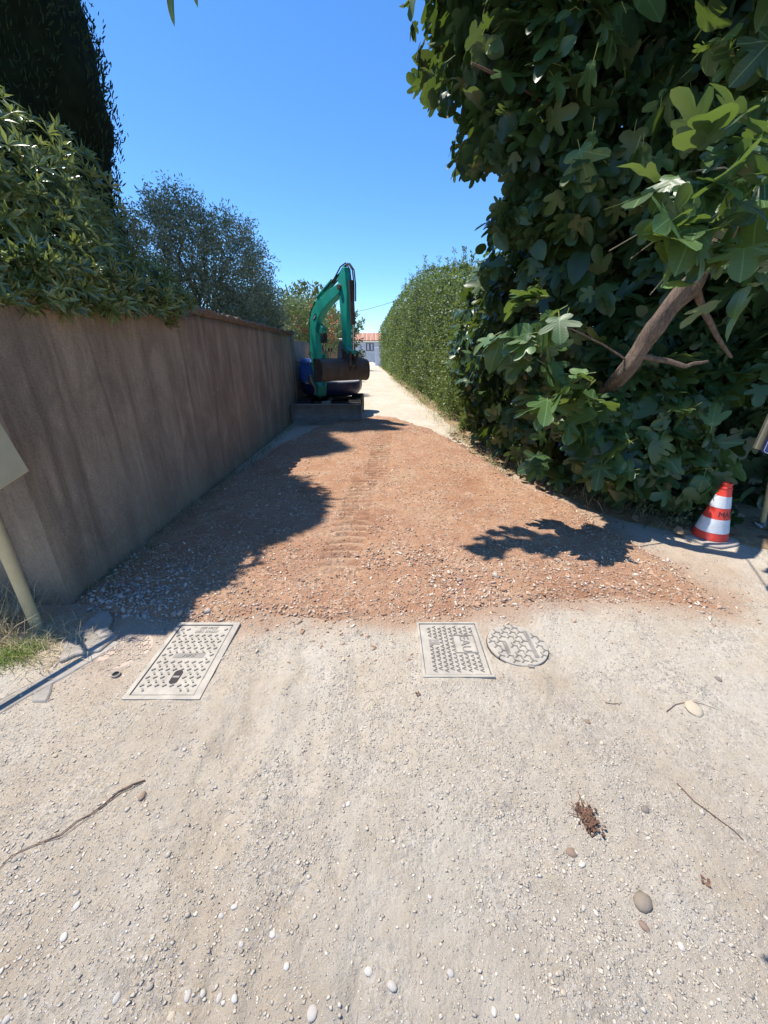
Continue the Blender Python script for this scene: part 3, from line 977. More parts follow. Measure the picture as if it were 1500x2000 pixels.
# dung clump: crumbly heap with straw ends
p = gnd(1150, 1604)
zc_ = float(z_pale(np.array([p.x]), np.array([p.y]))[0])
t = thing('dung_clump', (p.x, p.y, zc_), 'crumbly reddish brown dung clump on the gravel', 'dung')
M['dung'] = paint('dry_dung', (.155, .085, .055), .95, 0, .4, 60, .8, 200)
n = 260
q = RNG.normal(0, 1, (n, 3)) * np.array([.013, .020, .006])
q[:, 2] = np.abs(q[:, 2])
tmv, tmf = hull(31, 9, (1, .7, .6))
ob = bulk('crumbs', (tmv, tmf), q + np.array([p.x, p.y, zc_ + .004]), rand_frames(n), .005 + .007 * RNG.random(n), M['dung'], t)
ob['kind'] = 'stuff'
mb = MB()
for k in range(16):
    a = RNG.uniform(1.2, 3.6); L = RNG.uniform(.025, .05)
    b0 = Vector((p.x + RNG.normal(0, .012), p.y + .015 + RNG.normal(0, .012), zc_ + .008))
    mb.tube([b0, b0 + Vector((math.cos(a) * L, math.sin(a) * L, RNG.uniform(-.002, .012)))], .0016, 4)
mb.build('straw_ends', M['dung'], t)
for k, (px, py, s, lab) in enumerate([(1376, 1724, .009, 'crumpled dry brown leaf right of the large cobble'), (816, 1358, .008, 'crumpled dark dry leaf in front of the EAU cover')]):
    p = gnd(px, py)
    z0 = float(z_pale(np.array([p.x]), np.array([p.y]))[0])
    t = thing('dry_leaf', (p.x, p.y, z0), lab, 'leaf')
    mb = MB()
    for j in range(4):
        a = j * 1.6 + k
        c = Vector((p.x + math.cos(a) * s, p.y + math.sin(a) * s * 1.1, z0 + .004))
        u = Vector((math.cos(a + .5), math.sin(a + .5), .3)) * s; w_ = Vector((-math.sin(a), math.cos(a), .35)) * s * .7
        mb.poly_prism([c - u, c + w_, c + u, c - w_], [c - u + Vector((0, 0, .0012)), c + w_ + Vector((0, 0, .0012)), c + u + Vector((0, 0, .0012)), c - w_ + Vector((0, 0, .0012))])
    mb.build('leaf_blade', M['dung'], t)

# ---------------------------------------------------------------- wall on the left
def wx(y): return -2.08 - .019 * (y - 2.15)
WH = 1.965
t_wall = thing('garden_wall', (-2.2, 6.0, 0), 'long brown roughcast garden wall with rain streaks, topped by clay tiles', 'wall')
def wall_face(y_a, y_b, thick=.24, z1=WH, name='wall_run'):
    nx, nz = int((y_b - y_a) / .09) + 1, 24
    ysw = np.linspace(y_a, y_b, nx); zsw = np.linspace(-.1, z1, nz)
    bm = bmesh.new()
    G = []
    for i, y in enumerate(ysw):
        r_ = []
        for j, z in enumerate(zsw):
            d = .006 * float(fbm(np.array([y * 1.3]), np.array([z * 1.3]), 3)[0]) + .004 * float(vnoise(np.array([y * 7.0]), np.array([z * 7.0]))[0])
            if i == 0: d -= .010 + .012 * abs(float(vnoise(np.array([3.1]), np.array([z * 9.0]))[0]))
            r_.append(bm.verts.new((wx(y) + d, y + (0.004 if i else 0), z)))
        G.append(r_)
    for i in range(nx - 1):
        for j in range(nz - 1):
            bm.faces.new((G[i][j], G[i + 1][j], G[i + 1][j + 1], G[i][j + 1]))
    B = [(bm.verts.new((wx(y) - thick, y, -.1)), bm.verts.new((wx(y) - thick, y, z1))) for y in (y_a, y_b)]
    bm.faces.new([G[i][-1] for i in range(nx)] + [B[1][1], B[0][1]])
    bm.faces.new([B[0][0], B[0][1], B[1][1], B[1][0]])
    bm.faces.new([G[0][j] for j in range(nz)] + [B[0][1], B[0][0]])
    bm.faces.new([G[-1][j] for j in reversed(range(nz))] + [B[1][0], B[1][1]])
    mb = MB(); mb.bm.free(); mb.bm = bm
    o = mb.build(name, M['wall'], t_wall)
    for p in o.data.polygons: p.use_smooth = len(p.vertices) == 4
    return o
wall_face(2.15, 10.15)
wall_face(10.42, 26, .24, 1.88)
mb = MB(); mb.box((wx(10.3) - .30, 10.155, -.1), (wx(10.3) + .02, 10.415, 2.02)); mb.build('pier', M['wall'], t_wall, bevel=.02)
mb = MB(); mb.box((wx(10.3) - .36, 10.10, 2.022), (wx(10.3) + .07, 10.47, 2.075)); mb.build('pier_cap', M['tile'], t_wall, bevel=.015)
mb = MB(); mb.box((-7.0, 2.165, -.1), (wx(2.15) - .245, 2.40, WH - .01)); mb.build('wall_return', M['wall'], t_wall, bevel=.02)
mb = MB()
mb.bm.free(); bm = bmesh.new()
mb.bm = bm
mb.poly_prism([(wx(2.16) - .27, 2.14, WH + .002), (wx(2.16) + .01, 2.14, WH + .002), (wx(26) + .01, 26, WH - .08), (wx(26) - .27, 26, WH - .08)],
              [(wx(2.16) - .27, 2.14, WH + .025), (wx(2.16) + .01, 2.14, WH + .025), (wx(26) + .01, 26, WH - .055), (wx(26) - .27, 26, WH - .055)])
bm.free()
mb = MB()
mb.poly_prism([(wx(2.16) - .26, 2.14, WH + .002), (wx(2.16) + .012, 2.14, WH + .002), (wx(10.1) + .012, 10.12, WH + .002), (wx(10.1) - .26, 10.12, WH + .002)],
              [(wx(2.16) - .26, 2.14, WH + .028), (wx(2.16) + .012, 2.14, WH + .028), (wx(10.1) + .012, 10.12, WH + .028), (wx(10.1) - .26, 10.12, WH + .028)])
mb.build('mortar_bed', M['wall'], t_wall)
# canal tiles across the top, each one its own piece
def tile_mesh():
    bm = bmesh.new()
    L, n = .40, 8
    rings = []
    for s, r0 in ((0, .085), (1, .068)):
        for rr in (r0, r0 - .014):
            rings.append([bm.verts.new((s * -L + L / 2, rr * math.cos(a), rr * .72 * math.sin(a))) for a in np.linspace(0, math.pi, n)])
    o0, i0, o1, i1 = rings
    for k in range(n - 1):
        bm.faces.new((o0[k], o0[k + 1], o1[k + 1], o1[k])); bm.faces.new((i0[k + 1], i0[k], i1[k], i1[k + 1]))
        bm.faces.new((o0[k + 1], o0[k], i0[k], i0[k + 1])); bm.faces.new((o1[k], o1[k + 1], i1[k + 1], i1[k]))
    for k in (0, n - 1):
        bm.faces.new((o0[k], o1[k], i1[k], i0[k]))
    bmesh.ops.recalc_face_normals(bm, faces=bm.faces[:])
    me = bpy.data.meshes.new('coping_tile'); bm.to_mesh(me); bm.free()
    for p in me.polygons: p.use_smooth = True
    me.materials.append(M['tile'])
    return me
TM = tile_mesh()
y = 2.85
while y < 10.05:
    o = bpy.data.objects.new('coping_tile', TM); COL.objects.link(o); o.parent = t_wall
    o.location = Vector((wx(y) - .125 + random.uniform(-.015, .015), y, WH + .03)) - root_loc(t_wall)
    o.rotation_euler = (random.uniform(-.05, .05), .10 + random.uniform(-.04, .04), random.uniform(-.10, .10))
    y += .172 + random.uniform(-.008, .008)

# ---------------------------------------------------------------- foliage tools
def leaf_template(w, fold=.12, curl=.25, segs=2):
    """narrow leaf along +y, length 1, folded along the midrib: quads"""
    V, F = [], []
    prof = [(0, .12), (.3, .85), (.65, 1.0), (1.0, .08)] if segs == 3 else [(0, .15), (.5, 1.0), (1.0, .1)]
    for t_, ww in prof:
        z = -curl * t_ * t_
        V += [(-w / 2 * ww, t_, z + fold * w * ww), (0, t_, z), (w / 2 * ww, t_, z + fold * w * ww)]
    for i in range(len(prof) - 1):
        a = i * 3
        F += [(a, a + 1, a + 4, a + 3), (a + 1, a + 2, a + 5, a + 4)]
    return np.array(V, float), np.array(F)

def flat_leaf(w):
    """cheapest leaf: a bent diamond of two triangles"""
    return np.array([(0, 0, 0), (-w / 2, .45, .05), (w / 2, .45, .05), (0, 1, -.08)], float), np.array([(0, 2, 1), (1, 2, 3)])

def fig_leaf(kind, lod=1):
    """palmate leaf outline, length about 1 from petiole joint to tip"""
    if kind == 0:   # five lobes
        pts = [(0, 0), (.12, -.07), (.27, -.05), (.36, .06), (.32, .14), (.20, .22), (.34, .26), (.50, .38), (.56, .52), (.50, .60), (.38, .56), (.17, .46), (.20, .64), (.22, .82), (.13, .96), (0, 1.02)]
    elif kind == 1:  # three lobes, deep
        pts = [(0, 0), (.10, -.02), (.22, .06), (.26, .18), (.38, .30), (.47, .46), (.46, .58), (.34, .58), (.16, .48), (.19, .66), (.21, .84), (.11, .97), (0, 1.02)]
    else:            # nearly entire
        pts = [(0, 0), (.14, -.03), (.27, .10), (.34, .30), (.35, .50), (.28, .70), (.18, .88), (0, 1.02)]
    full = pts + [(-x, y) for x, y in reversed(pts[1:-1])]
    hub = (0, .22)
    def z(x, y):
        r = math.hypot(x, y - .2)
        return .16 * abs(x) - .34 * max(0, y - .15) ** 2 - .18 * x * x + .02 * math.sin(9 * y + 5 * abs(x))
    V = [(hub[0], hub[1], z(*hub))]
    F = []
    n = len(full)
    if lod:
        for x, y in full:
            a, b_ = hub[0] + (x - hub[0]) * .55, hub[1] + (y - hub[1]) * .55
            V.append((a, b_, z(a, b_)))
    for x, y in full:
        V.append((x, y, z(x, y)))
    for i in range(n):
        j = (i + 1) % n
        if lod:
            F.append((0, 1 + j, 1 + i))
            F.append((1 + i, 1 + j, 1 + n + i)); F.append((1 + j, 1 + n + j, 1 + n + i))
        else:
            F.append((0, 1 + j, 1 + i))
    F = np.array(F)
    V = np.array(V)
    # faces upwards
    a, b_, c = V[F[0][0]], V[F[0][1]], V[F[0][2]]
    if np.cross(b_ - a, c - a)[2] < 0:
        F = F[:, ::-1]
    return V, F

def shell_points(c, r, n, inner=.75, zmin=None):
    """points through the outer shell of an ellipsoid, with outward normals"""
    d = rand_unit(n)
    rad = inner + (1 - inner) * RNG.random(n) ** .6
    p = np.array(c) + d * np.array(r) * rad[:, None]
    nr = norm(d / np.array(r))
    return p, nr

def blobs(bl, total, inner=.7):
    area = np.array([(r[0] * r[1] + r[1] * r[2] + r[0] * r[2]) for c, r in bl])
    P, N = [], []
    for (c, r), a in zip(bl, area / area.sum()):
        p, n_ = shell_points(c, r, int(total * a), inner)
        # drop what lies deep inside another blob
        k = np.ones(len(p), bool)
        for c2, r2 in bl:
            if c2 is c: continue
            k &= (((p - np.array(c2)) / (np.array(r2) * .72)) ** 2).sum(1) > 1
        P.append(p[k]); N.append(n_[k])
    return np.concatenate(P), np.concatenate(N)

def branchy(name, mat, parent, base, tips, r0, n=7, wob=.12):
    """trunk forking into limbs that reach the given tips; each limb its own mesh"""
    for tp, ra in tips:
        pts, rr = [], []
        b0, e = Vector(base), Vector(tp)
        for k in range(7):
            f = k / 6
            q = b0.lerp(e, f) + Vector((random.uniform(-wob, wob), random.uniform(-wob, wob), .25 * math.sin(f * math.pi) * wob * 3)) * (0 if k == 0 else 1) * (.4 + .6 * math.sin(f * math.pi))
            pts.append(q); rr.append(ra * (1 - .8 * f))
        MB().tube(pts, rr, n).build(name, mat, parent, smooth=True)

# ---------------------------------------------------------------- fig tree on the right
fig = thing('fig_tree', (2.35, 4.3, 0), 'big spreading fig tree with large lobed leaves overhanging the lane at right', 'tree')
TR = [(3.1, 5.2, -.05), (2.55, 4.6, .6), (2.08, 3.85, 1.15), (1.95, 3.32, 1.42), (2.05, 3.2, 1.74), (2.2, 3.12, 2.06), (2.7, 3.8, 2.6), (3.0, 4.8, 3.3), (2.8, 5.3, 4.3)]
mb = MB()
pts, rad = [], []
for i in range(len(TR) - 1):
    for k in range(4):
        f = k / 4
        q = Vector(TR[i]).lerp(Vector(TR[i + 1]), f) + Vector((random.uniform(-1, 1), random.uniform(-1, 1), 0)) * .012
        pts.append(q); rad.append((.086 - .040 * (i + f) / 8) * random.uniform(.82, 1.2))
pts.append(Vector(TR[-1])); rad.append(.04)
mb.tube(pts, rad, 20)
for i_, v in enumerate(mb.bm.verts):
    c_ = pts[i_ // 20]
    d_ = v.co - c_
    f_ = float(vnoise(np.array([(i_ % 20) * .9]), np.array([(i_ // 20) * .35]))[0]) * .22 + float(vnoise(np.array([(i_ % 20) * 2.1 + 7]), np.array([(i_ // 20) * .9]))[0]) * .10
    v.co = c_ + d_ * (1 + f_)
mb.build('trunk', M['bark'], fig, smooth=True)
LIMBS = [([(1.98, 3.25, 1.55), (2.35, 3.2, 1.47), (2.55, 3.25, 1.50)], .024), ([(2.2, 3.14, 2.0), (2.40, 3.15, 1.75), (2.68, 3.2, 1.53)], .028),
         ([(1.95, 3.3, 1.5), (1.7, 3.25, 1.62), (1.4, 3.15, 1.72), (1.25, 3.12, 1.75)], .009),
         ([(2.7, 3.9, 2.7), (2.0, 4.5, 3.2), (1.3, 4.4, 3.6), (.7, 4.2, 3.7)], .024), ([(3.0, 4.8, 3.3), (1.9, 4.7, 4.2), (.8, 4.2, 4.6), (.1, 3.8, 4.5), (-.6, 3.6, 4.4)], .028),
         ([(2.6, 4.3, .55), (2.1, 4.8, 1.4), (1.7, 5.4, 2.2), (1.6, 6.4, 2.4)], .05), ([(2.35, 4.5, .1), (2.3, 5.2, 1.2), (2.1, 6.2, 2.0), (1.9, 7.0, 2.3)], .05),
         ([(2.6, 4.3, .55), (2.8, 4.0, .9), (3.1, 3.9, 1.1), (3.4, 3.9, 1.3)], .03)]
for P_, r_ in LIMBS:
    Q = []
    for i in range(len(P_) - 1):
        for k in range(3):
            Q.append(Vector(P_[i]).lerp(Vector(P_[i + 1]), k / 3) + Vector((random.uniform(-1, 1), random.uniform(-1, 1), random.uniform(-1, 1))) * r_ * .35)
    Q.append(Vector(P_[-1]))
    MB().tube(Q, [r_ * (1 - .7 * i / len(Q)) for i in range(len(Q))], 8).build('branch', M['bark'], fig, smooth=True)
FIG_BLOBS = [((2.15, 4.35, 4.15), (2.0, 1.75, 1.55)), ((-.35, 3.65, 4.3), (.6, .42, .32)), ((.62, 4.0, 3.85), (.62, .45, .42)), ((2.7, 5.6, 4.6), (2.4, 1.5, 1.9)), ((1.2, 4.3, 4.3), (.8, .7, .8)), ((1.6, 4.15, 3.35), (1.15, .75, .8)), ((3.4, 3.9, 3.6), (1.6, 1.2, 1.5)),
             ((2.75, 5.3, 2.3), (1.55, 1.9, 1.7)), ((2.15, 7.0, 1.75), (1.0, 1.2, 1.5)), ((1.95, 6.0, 1.3), (.72, 1.4, 1.35)),
             ((2.55, 4.75, 1.0), (.8, 1.0, 1.1)), ((2.95, 3.95, .85), (.75, .75, .95)), ((3.7, 3.55, .9), (.95, .65, 1.1)), ((4.6, 3.6, 2.1), (1.4, .9, 2.0)), ((4.0, 5.6, 1.6), (1.7, 1.2, 1.9)), ((5.6, 4.8, 1.8), (1.3, 1.3, 2.0))]
P, N = blobs(FIG_BLOBS, 4600, .66)
for c_, r_, n_ in (((2.25, 4.55, 3.55), (1.6, .55, 1.1), 420), ((2.3, 4.8, 5.5), (2.2, 1.6, 1.1), 520), ((1.35, 4.25, 3.6), (.8, .4, .8), 170), ((3.3, 4.3, 2.7), (1.2, .5, .9), 260), ((2.6, 4.2, 1.6), (.9, .4, .9), 200), ((2.0, 3.62, .95), (.55, .18, .6), 130), ((1.75, 3.75, .75), (.4, .2, .6), 80), ((2.35, 3.5, 1.0), (.5, .15, .5), 90)):  # second blob: leaf layer added out of frame to shade the crown
    p_, q_ = shell_points(c_, r_, n_, .5)
    P = np.concatenate([P, p_]); N = np.concatenate([N, q_])
k = P[:, 2] > .08
P, N = P[k], N[k]
# leaves grow in whorls at shoot ends
SUNLIT = [(640, 890), (800, 862), (880, 870), (990, 940), (1075, 985), (1180, 1016), (1125, 1024), (1040, 1000), (960, 1012), (890, 1050), (890, 1098), (1000, 1108), (1110, 1108), (1150, 1130), (1230, 1136), (1224, 1062),
          (1310, 1066), (1400, 1070), (1500, 1080), (1500, 1200), (1500, 2200), (-80, 2200), (-80, 1430), (225, 1262), (330, 1245), (385, 1165), (560, 1125), (640, 1060), (645, 960)]
def sunlit(Q, marg=0.0):
    """True where a leaf would shade ground that lies in full sun"""
    k = Q[:, 2] / SUN_DIR.z
    g_ = np.stack([Q[:, 0] - SUN_DIR.x * k, Q[:, 1] - SUN_DIR.y * k, np.zeros(len(Q))], 1)
    px, py, zc = project(g_)
    return (poly_sdf(SUNLIT, px, py) > marg) & (zc > .2) & (g_[:, 1] > .2)
def whorl_leaves(P, N, per, lmin, lmax, spread=.10, droop=.55):
    n = len(P) * per
    C = np.repeat(P, per, 0); O = np.repeat(N, per, 0)
    side = rand_unit(n)
    side -= O * (side * O).sum(1)[:, None]
    d = norm(O * RNG.uniform(.1, .7, (n, 1)) + norm(side) * 1.0 + np.array([0, 0, -1.0]) * RNG.uniform(.1, droop * 1.6, (n, 1)))
    nm = norm(np.array([0, 0, 1.0]) * RNG.uniform(.3, 1.1, (n, 1)) + O * .55 + rand_unit(n) * .45)
    base = C + d * spread * RNG.uniform(.5, 1.1, (n, 1)) + RNG.normal(0, .025, (n, 3))
    L = RNG.uniform(lmin, lmax, n)
    return base, d, nm, L
B_, D_, NM_, L_ = whorl_leaves(P, N, 4, .11, .225)
# interior fill so that the crown closes
Pi, Ni = blobs(FIG_BLOBS, 2600, .30)
ki = (Pi[:, 2] > .1); Pi, Ni = Pi[ki], Ni[ki]
Bi, Di, NMi, Li = whorl_leaves(Pi, Ni, 2, .18, .28)
# sunlit shoots near the camera
SH = [(1.04, 1.60, 2.08), (1.19, 1.70, 1.94), (1.28, 1.57, 2.26), (1.38, 1.66, 2.10), (1.16, 1.72, 1.80), (1.46, 1.57, 2.42), (1.50, 1.66, 1.95), (1.10, 1.62, 2.22), (1.30, 1.68, 1.80), (1.42, 1.55, 2.24),
      (1.36, 1.6, 2.0), (1.55, 1.62, 2.55), (1.22, 1.58, 1.98), (1.52, 1.6, 2.12),
      (1.30, 3.0, 2.02), (1.27, 3.1, 1.85), (1.20, 3.2, 1.52), (1.30, 3.1, 1.24), (1.15, 3.15, 1.66), (1.42, 3.0, 1.4), (1.5, 2.95, 1.62), (1.38, 2.95, 1.85), (1.05, 3.6, 1.72), (1.62, 3.0, 1.85), (1.2, 3.3, 1.95),
      (1.85, 3.4, 1.0), (1.95, 3.3, .75), (1.75, 3.5, 1.2), (2.1, 3.25, .9), (1.7, 3.6, .9), (2.2, 3.2, .6), (1.9, 3.5, .5), (2.3, 3.2, 1.1), (2.5, 3.2, .8), (2.55, 3.25, 1.15), (2.75, 3.2, .9),
      (1.72, 3.25, 1.2), (1.62, 3.35, 1.05), (1.8, 3.2, 1.3), (1.66, 3.15, 1.45), (2.9, 3.3, .6), (2.05, 3.3, .45), (1.6, 3.6, .6), (1.5, 3.9, .9),
      (2.35, 2.95, 2.35), (2.5, 3.0, 2.6), (2.2, 2.9, 2.55), (2.6, 2.9, 2.2), (2.75, 2.9, 2.5), (2.4, 2.8, 2.8)]
NEAR_PX = [(1045, 548), (1075, 690), (1100, 640), (1135, 600), (1155, 560), (1078, 578), (1200, 560), (1232, 505), (1190, 490), (1252, 468), (1290, 420), (1305, 520), (1350, 335), (1400, 300), (1420, 400),
           (1450, 470), (1472, 300), (1380, 385), (1330, 445), (1462, 540), (1120, 715), (1062, 640), (1270, 575), (1375, 470), (1225, 610), (1480, 400), (1170, 660)]
def shade_free(px_, py_):
    """largest distance at which the shade of a leaf seen there still falls beside the gravel in view"""
    d = 2.2
    while d > .8:
        q = at(px_, py_, d)
        g_ = (q.x - SUN_DIR.x / SUN_DIR.z * q.z, q.y - SUN_DIR.y / SUN_DIR.z * q.z, 0)
        X, Y, Z = project(np.array([g_]))
        if X[0] > 1660 or Y[0] > 2150: break
        d -= .02
    return d
NEAR = [(a_, b_, shade_free(a_, b_) * random.uniform(.9, 1.0)) for a_, b_ in NEAR_PX if a_ >= 1185]
SH = [tuple(at(*q)) for q in NEAR] + SH[14:] + [tuple(at(*q)) for q in ((1195, 735, 3.15), (1225, 760, 3.1), (1180, 790, 3.2), (1215, 820, 3.2), (1160, 740, 3.2), (1250, 780, 3.15), (1240, 725, 3.1),
      (1400, 505, 2.75), (1420, 545, 2.8), (1440, 480, 2.8), (1375, 470, 2.75), (1470, 540, 2.85), (1410, 440, 2.8))]
SH = [tuple(np.array([0, 0, CAM_H]) + (np.array(q) - np.array([0, 0, CAM_H])) * 1.0) for q in SH]
SHN = norm(np.array([(-.35, -.45, .55)] * len(SH)) + RNG.normal(0, .45, (len(SH), 3)))
Bs, Ds, NMs, Ls = whorl_leaves(np.array(SH), SHN, 8, .18, .27, .085, .5)
_x, _y, _z = project(np.array(SH[:len(NEAR)]))
_L = RNG.uniform(52, 98, len(NEAR) * 8) * np.repeat(_z, 8) / FPX
Bs[:len(NEAR) * 8] = np.repeat(np.array(SH[:len(NEAR)]), 8, 0) + (Bs[:len(NEAR) * 8] - np.repeat(np.array(SH[:len(NEAR)]), 8, 0)) * .5
Ls[:len(NEAR) * 8] = _L
B_ = np.concatenate([B_, Bi, Bs]); D_ = np.concatenate([D_, Di, Ds]); NM_ = np.concatenate([NM_, NMi, NMs]); L_ = np.concatenate([L_, Li, Ls])
is_sh = np.zeros(len(B_), bool); is_sh[-len(Bs):] = True
tipp = B_ + norm(D_) * L_[:, None] * .8
# crown outline over the lane: nothing grows beyond it
SKY = [(600, -400), (762, -400), (768, 40), (778, 130), (806, 172), (838, 208), (884, 215), (905, 250), (880, 300), (866, 372), (900, 352), (960, 328), (1000, 345),
       (985, 392), (940, 430), (905, 470), (890, 520), (884, 560), (868, 640), (860, 740), (868, 830), (905, 880), (985, 935), (1080, 975), (1190, 1012),
       (1300, 1040), (1420, 1068), (1540, 1090), (1540, 2300), (100, 2300), (100, -400)]
def in_sky(Q, marg):
    px, py, zc = project(Q)
    s = poly_sdf(SKY, px, py)
    return (zc > .3) & (s > marg) & (py > -200)
bad = in_sky(tipp, 6.0) | in_sky(B_, 6.0) | sunlit(tipp, -18) | sunlit(.5 * (tipp + B_), -12) | ((B_[:, 1] < 2.0) & (sunlit(tipp, -38) | sunlit(B_, -38)))
# the hollow under the crown where the bare trunk shows
px, py, zc = project(B_ + norm(D_) * L_[:, None] * .45)
hol = poly_sdf([(1222, 700), (1238, 650), (1340, 548), (1380, 552), (1330, 640), (1400, 640), (1400, 670), (1290, 700), (1255, 720)], px, py) > 0
bad |= hol & (B_[:, 1] < 3.25)
bad |= (B_[:, 1] < 1.75) & ~is_sh
# open sky above the sunlit shoots
mids = .5 * (tipp + B_)
for T in SH[len(NEAR):len(NEAR) + 12]:
    w_ = mids - np.array(T)
    k_ = w_ @ np.array(SUN_DIR)
    dist = np.linalg.norm(w_ - k_[:, None] * np.array(SUN_DIR), axis=1)
    bad |= (k_ > .22) & (dist < .26) & ~is_sh
for T in SH[:len(NEAR)]:
    w_ = mids - np.array(T)
    k_ = w_ @ np.array(SUN_DIR)
    dist = np.linalg.norm(w_ - k_[:, None] * np.array(SUN_DIR), axis=1)
    bad |= (k_ > .22) & (dist < .2) & ~is_sh
bad |= (zc < 1.5) & ~is_sh
bad |= (px > 1425) & (py > 770) & (py < 1075) & (B_[:, 1] < 3.7)
B_, D_, NM_, L_, is_sh = B_[~bad], D_[~bad], NM_[~bad], L_[~bad], is_sh[~bad]
R_ = frames(D_, NM_)
kinds = RNG.choice([0, 1, 2], len(B_), p=[.45, .35, .2])
px, py, zc = project(B_ + norm(D_) * L_[:, None] * .5)
vis = (px > -20) & (px < 1520) & (py > -20) & (py < 1500)
score = np.where(vis, L_ / np.maximum(zc, .2) * np.where(is_sh, 3, 1), 0)
order = np.argsort(-score)
single = np.zeros(len(B_), bool); single[order[:290]] = True
LM = []
for kk in range(3):
    v, f = fig_leaf(kk, 1)
    me = bpy.data.meshes.new('leaf')
    me.from_pydata([tuple(q) for q in v], [], [tuple(q) for q in f])
    for p in me.polygons: p.use_smooth = True
    a = me.attributes.new('lc', 'FLOAT_VECTOR', 'POINT'); a.data.foreach_set('vector', v.reshape(-1).astype(np.float32))
    a = me.attributes.new('rnd', 'FLOAT', 'POINT'); a.data.foreach_set('value', np.zeros(len(v), np.float32))
    me.materials.append(M['fig'])
    LM.append(me)
rl = root_loc(fig)
for i in np.where(single)[0]:
    o = bpy.data.objects.new('leaf', LM[kinds[i]])
    COL.objects.link(o)
    o.parent = fig
    Mx = Matrix([list(R_[i][r]) for r in range(3)])
    o.location = Vector(B_[i]) - rl
    o.rotation_mode = 'QUATERNION'
    o.rotation_quaternion = Mx.to_quaternion()
    w_ = L_[i] * RNG.uniform(.95, 1.25)
    o.scale = (w_, L_[i], L_[i] * RNG.uniform(.6, 1.6))
for kk in range(3):
    s = (~single) & (kinds == kk)
    near = s & (zc < 2.7)
    farr = s & ~near
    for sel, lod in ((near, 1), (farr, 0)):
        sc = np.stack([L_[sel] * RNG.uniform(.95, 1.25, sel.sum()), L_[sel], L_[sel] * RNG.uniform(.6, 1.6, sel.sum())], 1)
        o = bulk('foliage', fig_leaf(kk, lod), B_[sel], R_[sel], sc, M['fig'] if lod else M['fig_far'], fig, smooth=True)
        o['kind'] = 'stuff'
done = [Vector((2.2, 3.12, 2.06)), Vector((1.75, 2.3, 2.1)), Vector((1.35, 1.75, 2.1))]
MB().tube([done[0], done[1], done[2]], [.006, .004, .003], 8).build('branch', M['bark'], fig, smooth=True)
for q in sorted([Vector(q) for q in SH[:len(NEAR)] if (np.linalg.norm(B_[is_sh] - np.array(q), axis=1) < .09).sum() >= 5], key=lambda v: -v.y):
    j = done[2]
    MB().tube([j, j.lerp(q, .35) + Vector((0, 0, .03)), j.lerp(q, .7) + Vector((0, 0, .025)), q], [.0022, .0018, .0015, .0012], 6).build('shoot', M['twig'], fig, smooth=True)
# petioles and green shoots of the nearer leaves
sel = (single | (zc < 3.0)) & (zc > 1.4)
yv = norm(D_[sel])
tq = np.array([(-.5, 0, 0), (.5, 0, 0), (.5, 1, 0), (-.5, 1, 0), (0, 0, .7), (0, 1, .7)], float)
tfc = np.array([(0, 1, 2, 3), (1, 4, 5, 2), (4, 0, 3, 5)])
Lp = RNG.uniform(.05, .09, sel.sum())
o = bulk('petioles', (tq, tfc), B_[sel] - yv * Lp[:, None] * .9, frames(yv, NM_[sel]), np.stack([np.full(sel.sum(), .005), Lp, np.full(sel.sum(), .005)], 1), leafmat('petiole', (.2, .24, .06), (.34, .38, .1), None, (.4, .4, .1), .1, .5), fig)
o['kind'] = 'stuff'
# one long drooping shoot that hangs into the top of the picture
mb = MB()
q0, q1 = Vector((-.5, 3.4, 4.4)), at(330, -60, 1.25)
mb.tube([q0, q0.lerp(q1, .3) + Vector((0, 0, .45)), q0.lerp(q1, .7) + Vector((0, 0, .4)), q1 + Vector((0, 0, .05)), q1], [.0016, .0014, .0012, .0012, .0012], 5).build('hanging_shoot', M['twig'], fig, smooth=True)
for pa, pb, wd in ((at(331, -40, 1.25), at(334, 44, 1.25), .42), (at(372, -70, 1.25), at(381, 8, 1.25), .4)):
    d = pb - pa
    o = bpy.data.objects.new('leaf', LM[2]); COL.objects.link(o); o.parent = fig
    R1 = frames(np.array([list(d)]), np.array([[-.25, -.9, .35]]))[0]
    o.rotation_mode = 'QUATERNION'; o.rotation_quaternion = Matrix([list(r) for r in R1]).to_quaternion()
    o.location = pa - rl; o.scale = (d.length * wd, d.length, d.length * .6)

# ---------------------------------------------------------------- pittosporum over the wall
pit = thing('pittosporum_hedge', (-2.75, 3.6, 0), 'glossy narrow-leaved evergreen shrub spilling over the wall at left', 'shrub')
PB = [((-2.95, 2.75, 2.45), (.85, .5, .75)), ((-2.85, 3.2, 2.50), (.85, .75, .72)), ((-2.7, 3.75, 2.25), (.62, .65, .48)), ((-2.62, 4.2, 2.12), (.50, .5, .32)), ((-2.6, 4.5, 2.02), (.42, .3, .24)),
      ((-2.42, 3.25, 2.12), (.44, 1.05, .24)), ((-2.4, 3.8, 2.05), (.34, .8, .2)), ((-3.3, 3.9, 2.3), (.8, .9, .6))]
for c, r in PB[:5]:
    branchy('stem', M['bark_grey'], pit, (c[0] - .3, c[1], -.1), [((c[0], c[1], c[2] + r[2] * .4), .035)], .03)
P, N = blobs(PB, 5200, .72)
P = P + N * (.22 * fbm(P[:, 1] * 2.4 + P[:, 0], P[:, 2] * 2.4, 3) + .10 * RNG.random(len(P)) ** 4)[:, None]
N = norm(N + np.array([0.1, -.1, .35]))
m_ = 900
dy = RNG.uniform(2.2, 4.5, m_); dz = 2.08 - (.30 * RNG.random(m_) ** 1.5) * np.interp(dy, [2.2, 3.2, 4.9], [1, .8, .15])
Pd = np.stack([wx(dy) + RNG.uniform(-.05, .15, m_), dy, dz], 1)
P = np.concatenate([P, Pd]); N = np.concatenate([N, norm(np.tile(np.array([[.7, -.2, .1]]), (m_, 1)) + RNG.normal(0, .35, (m_, 3)))])
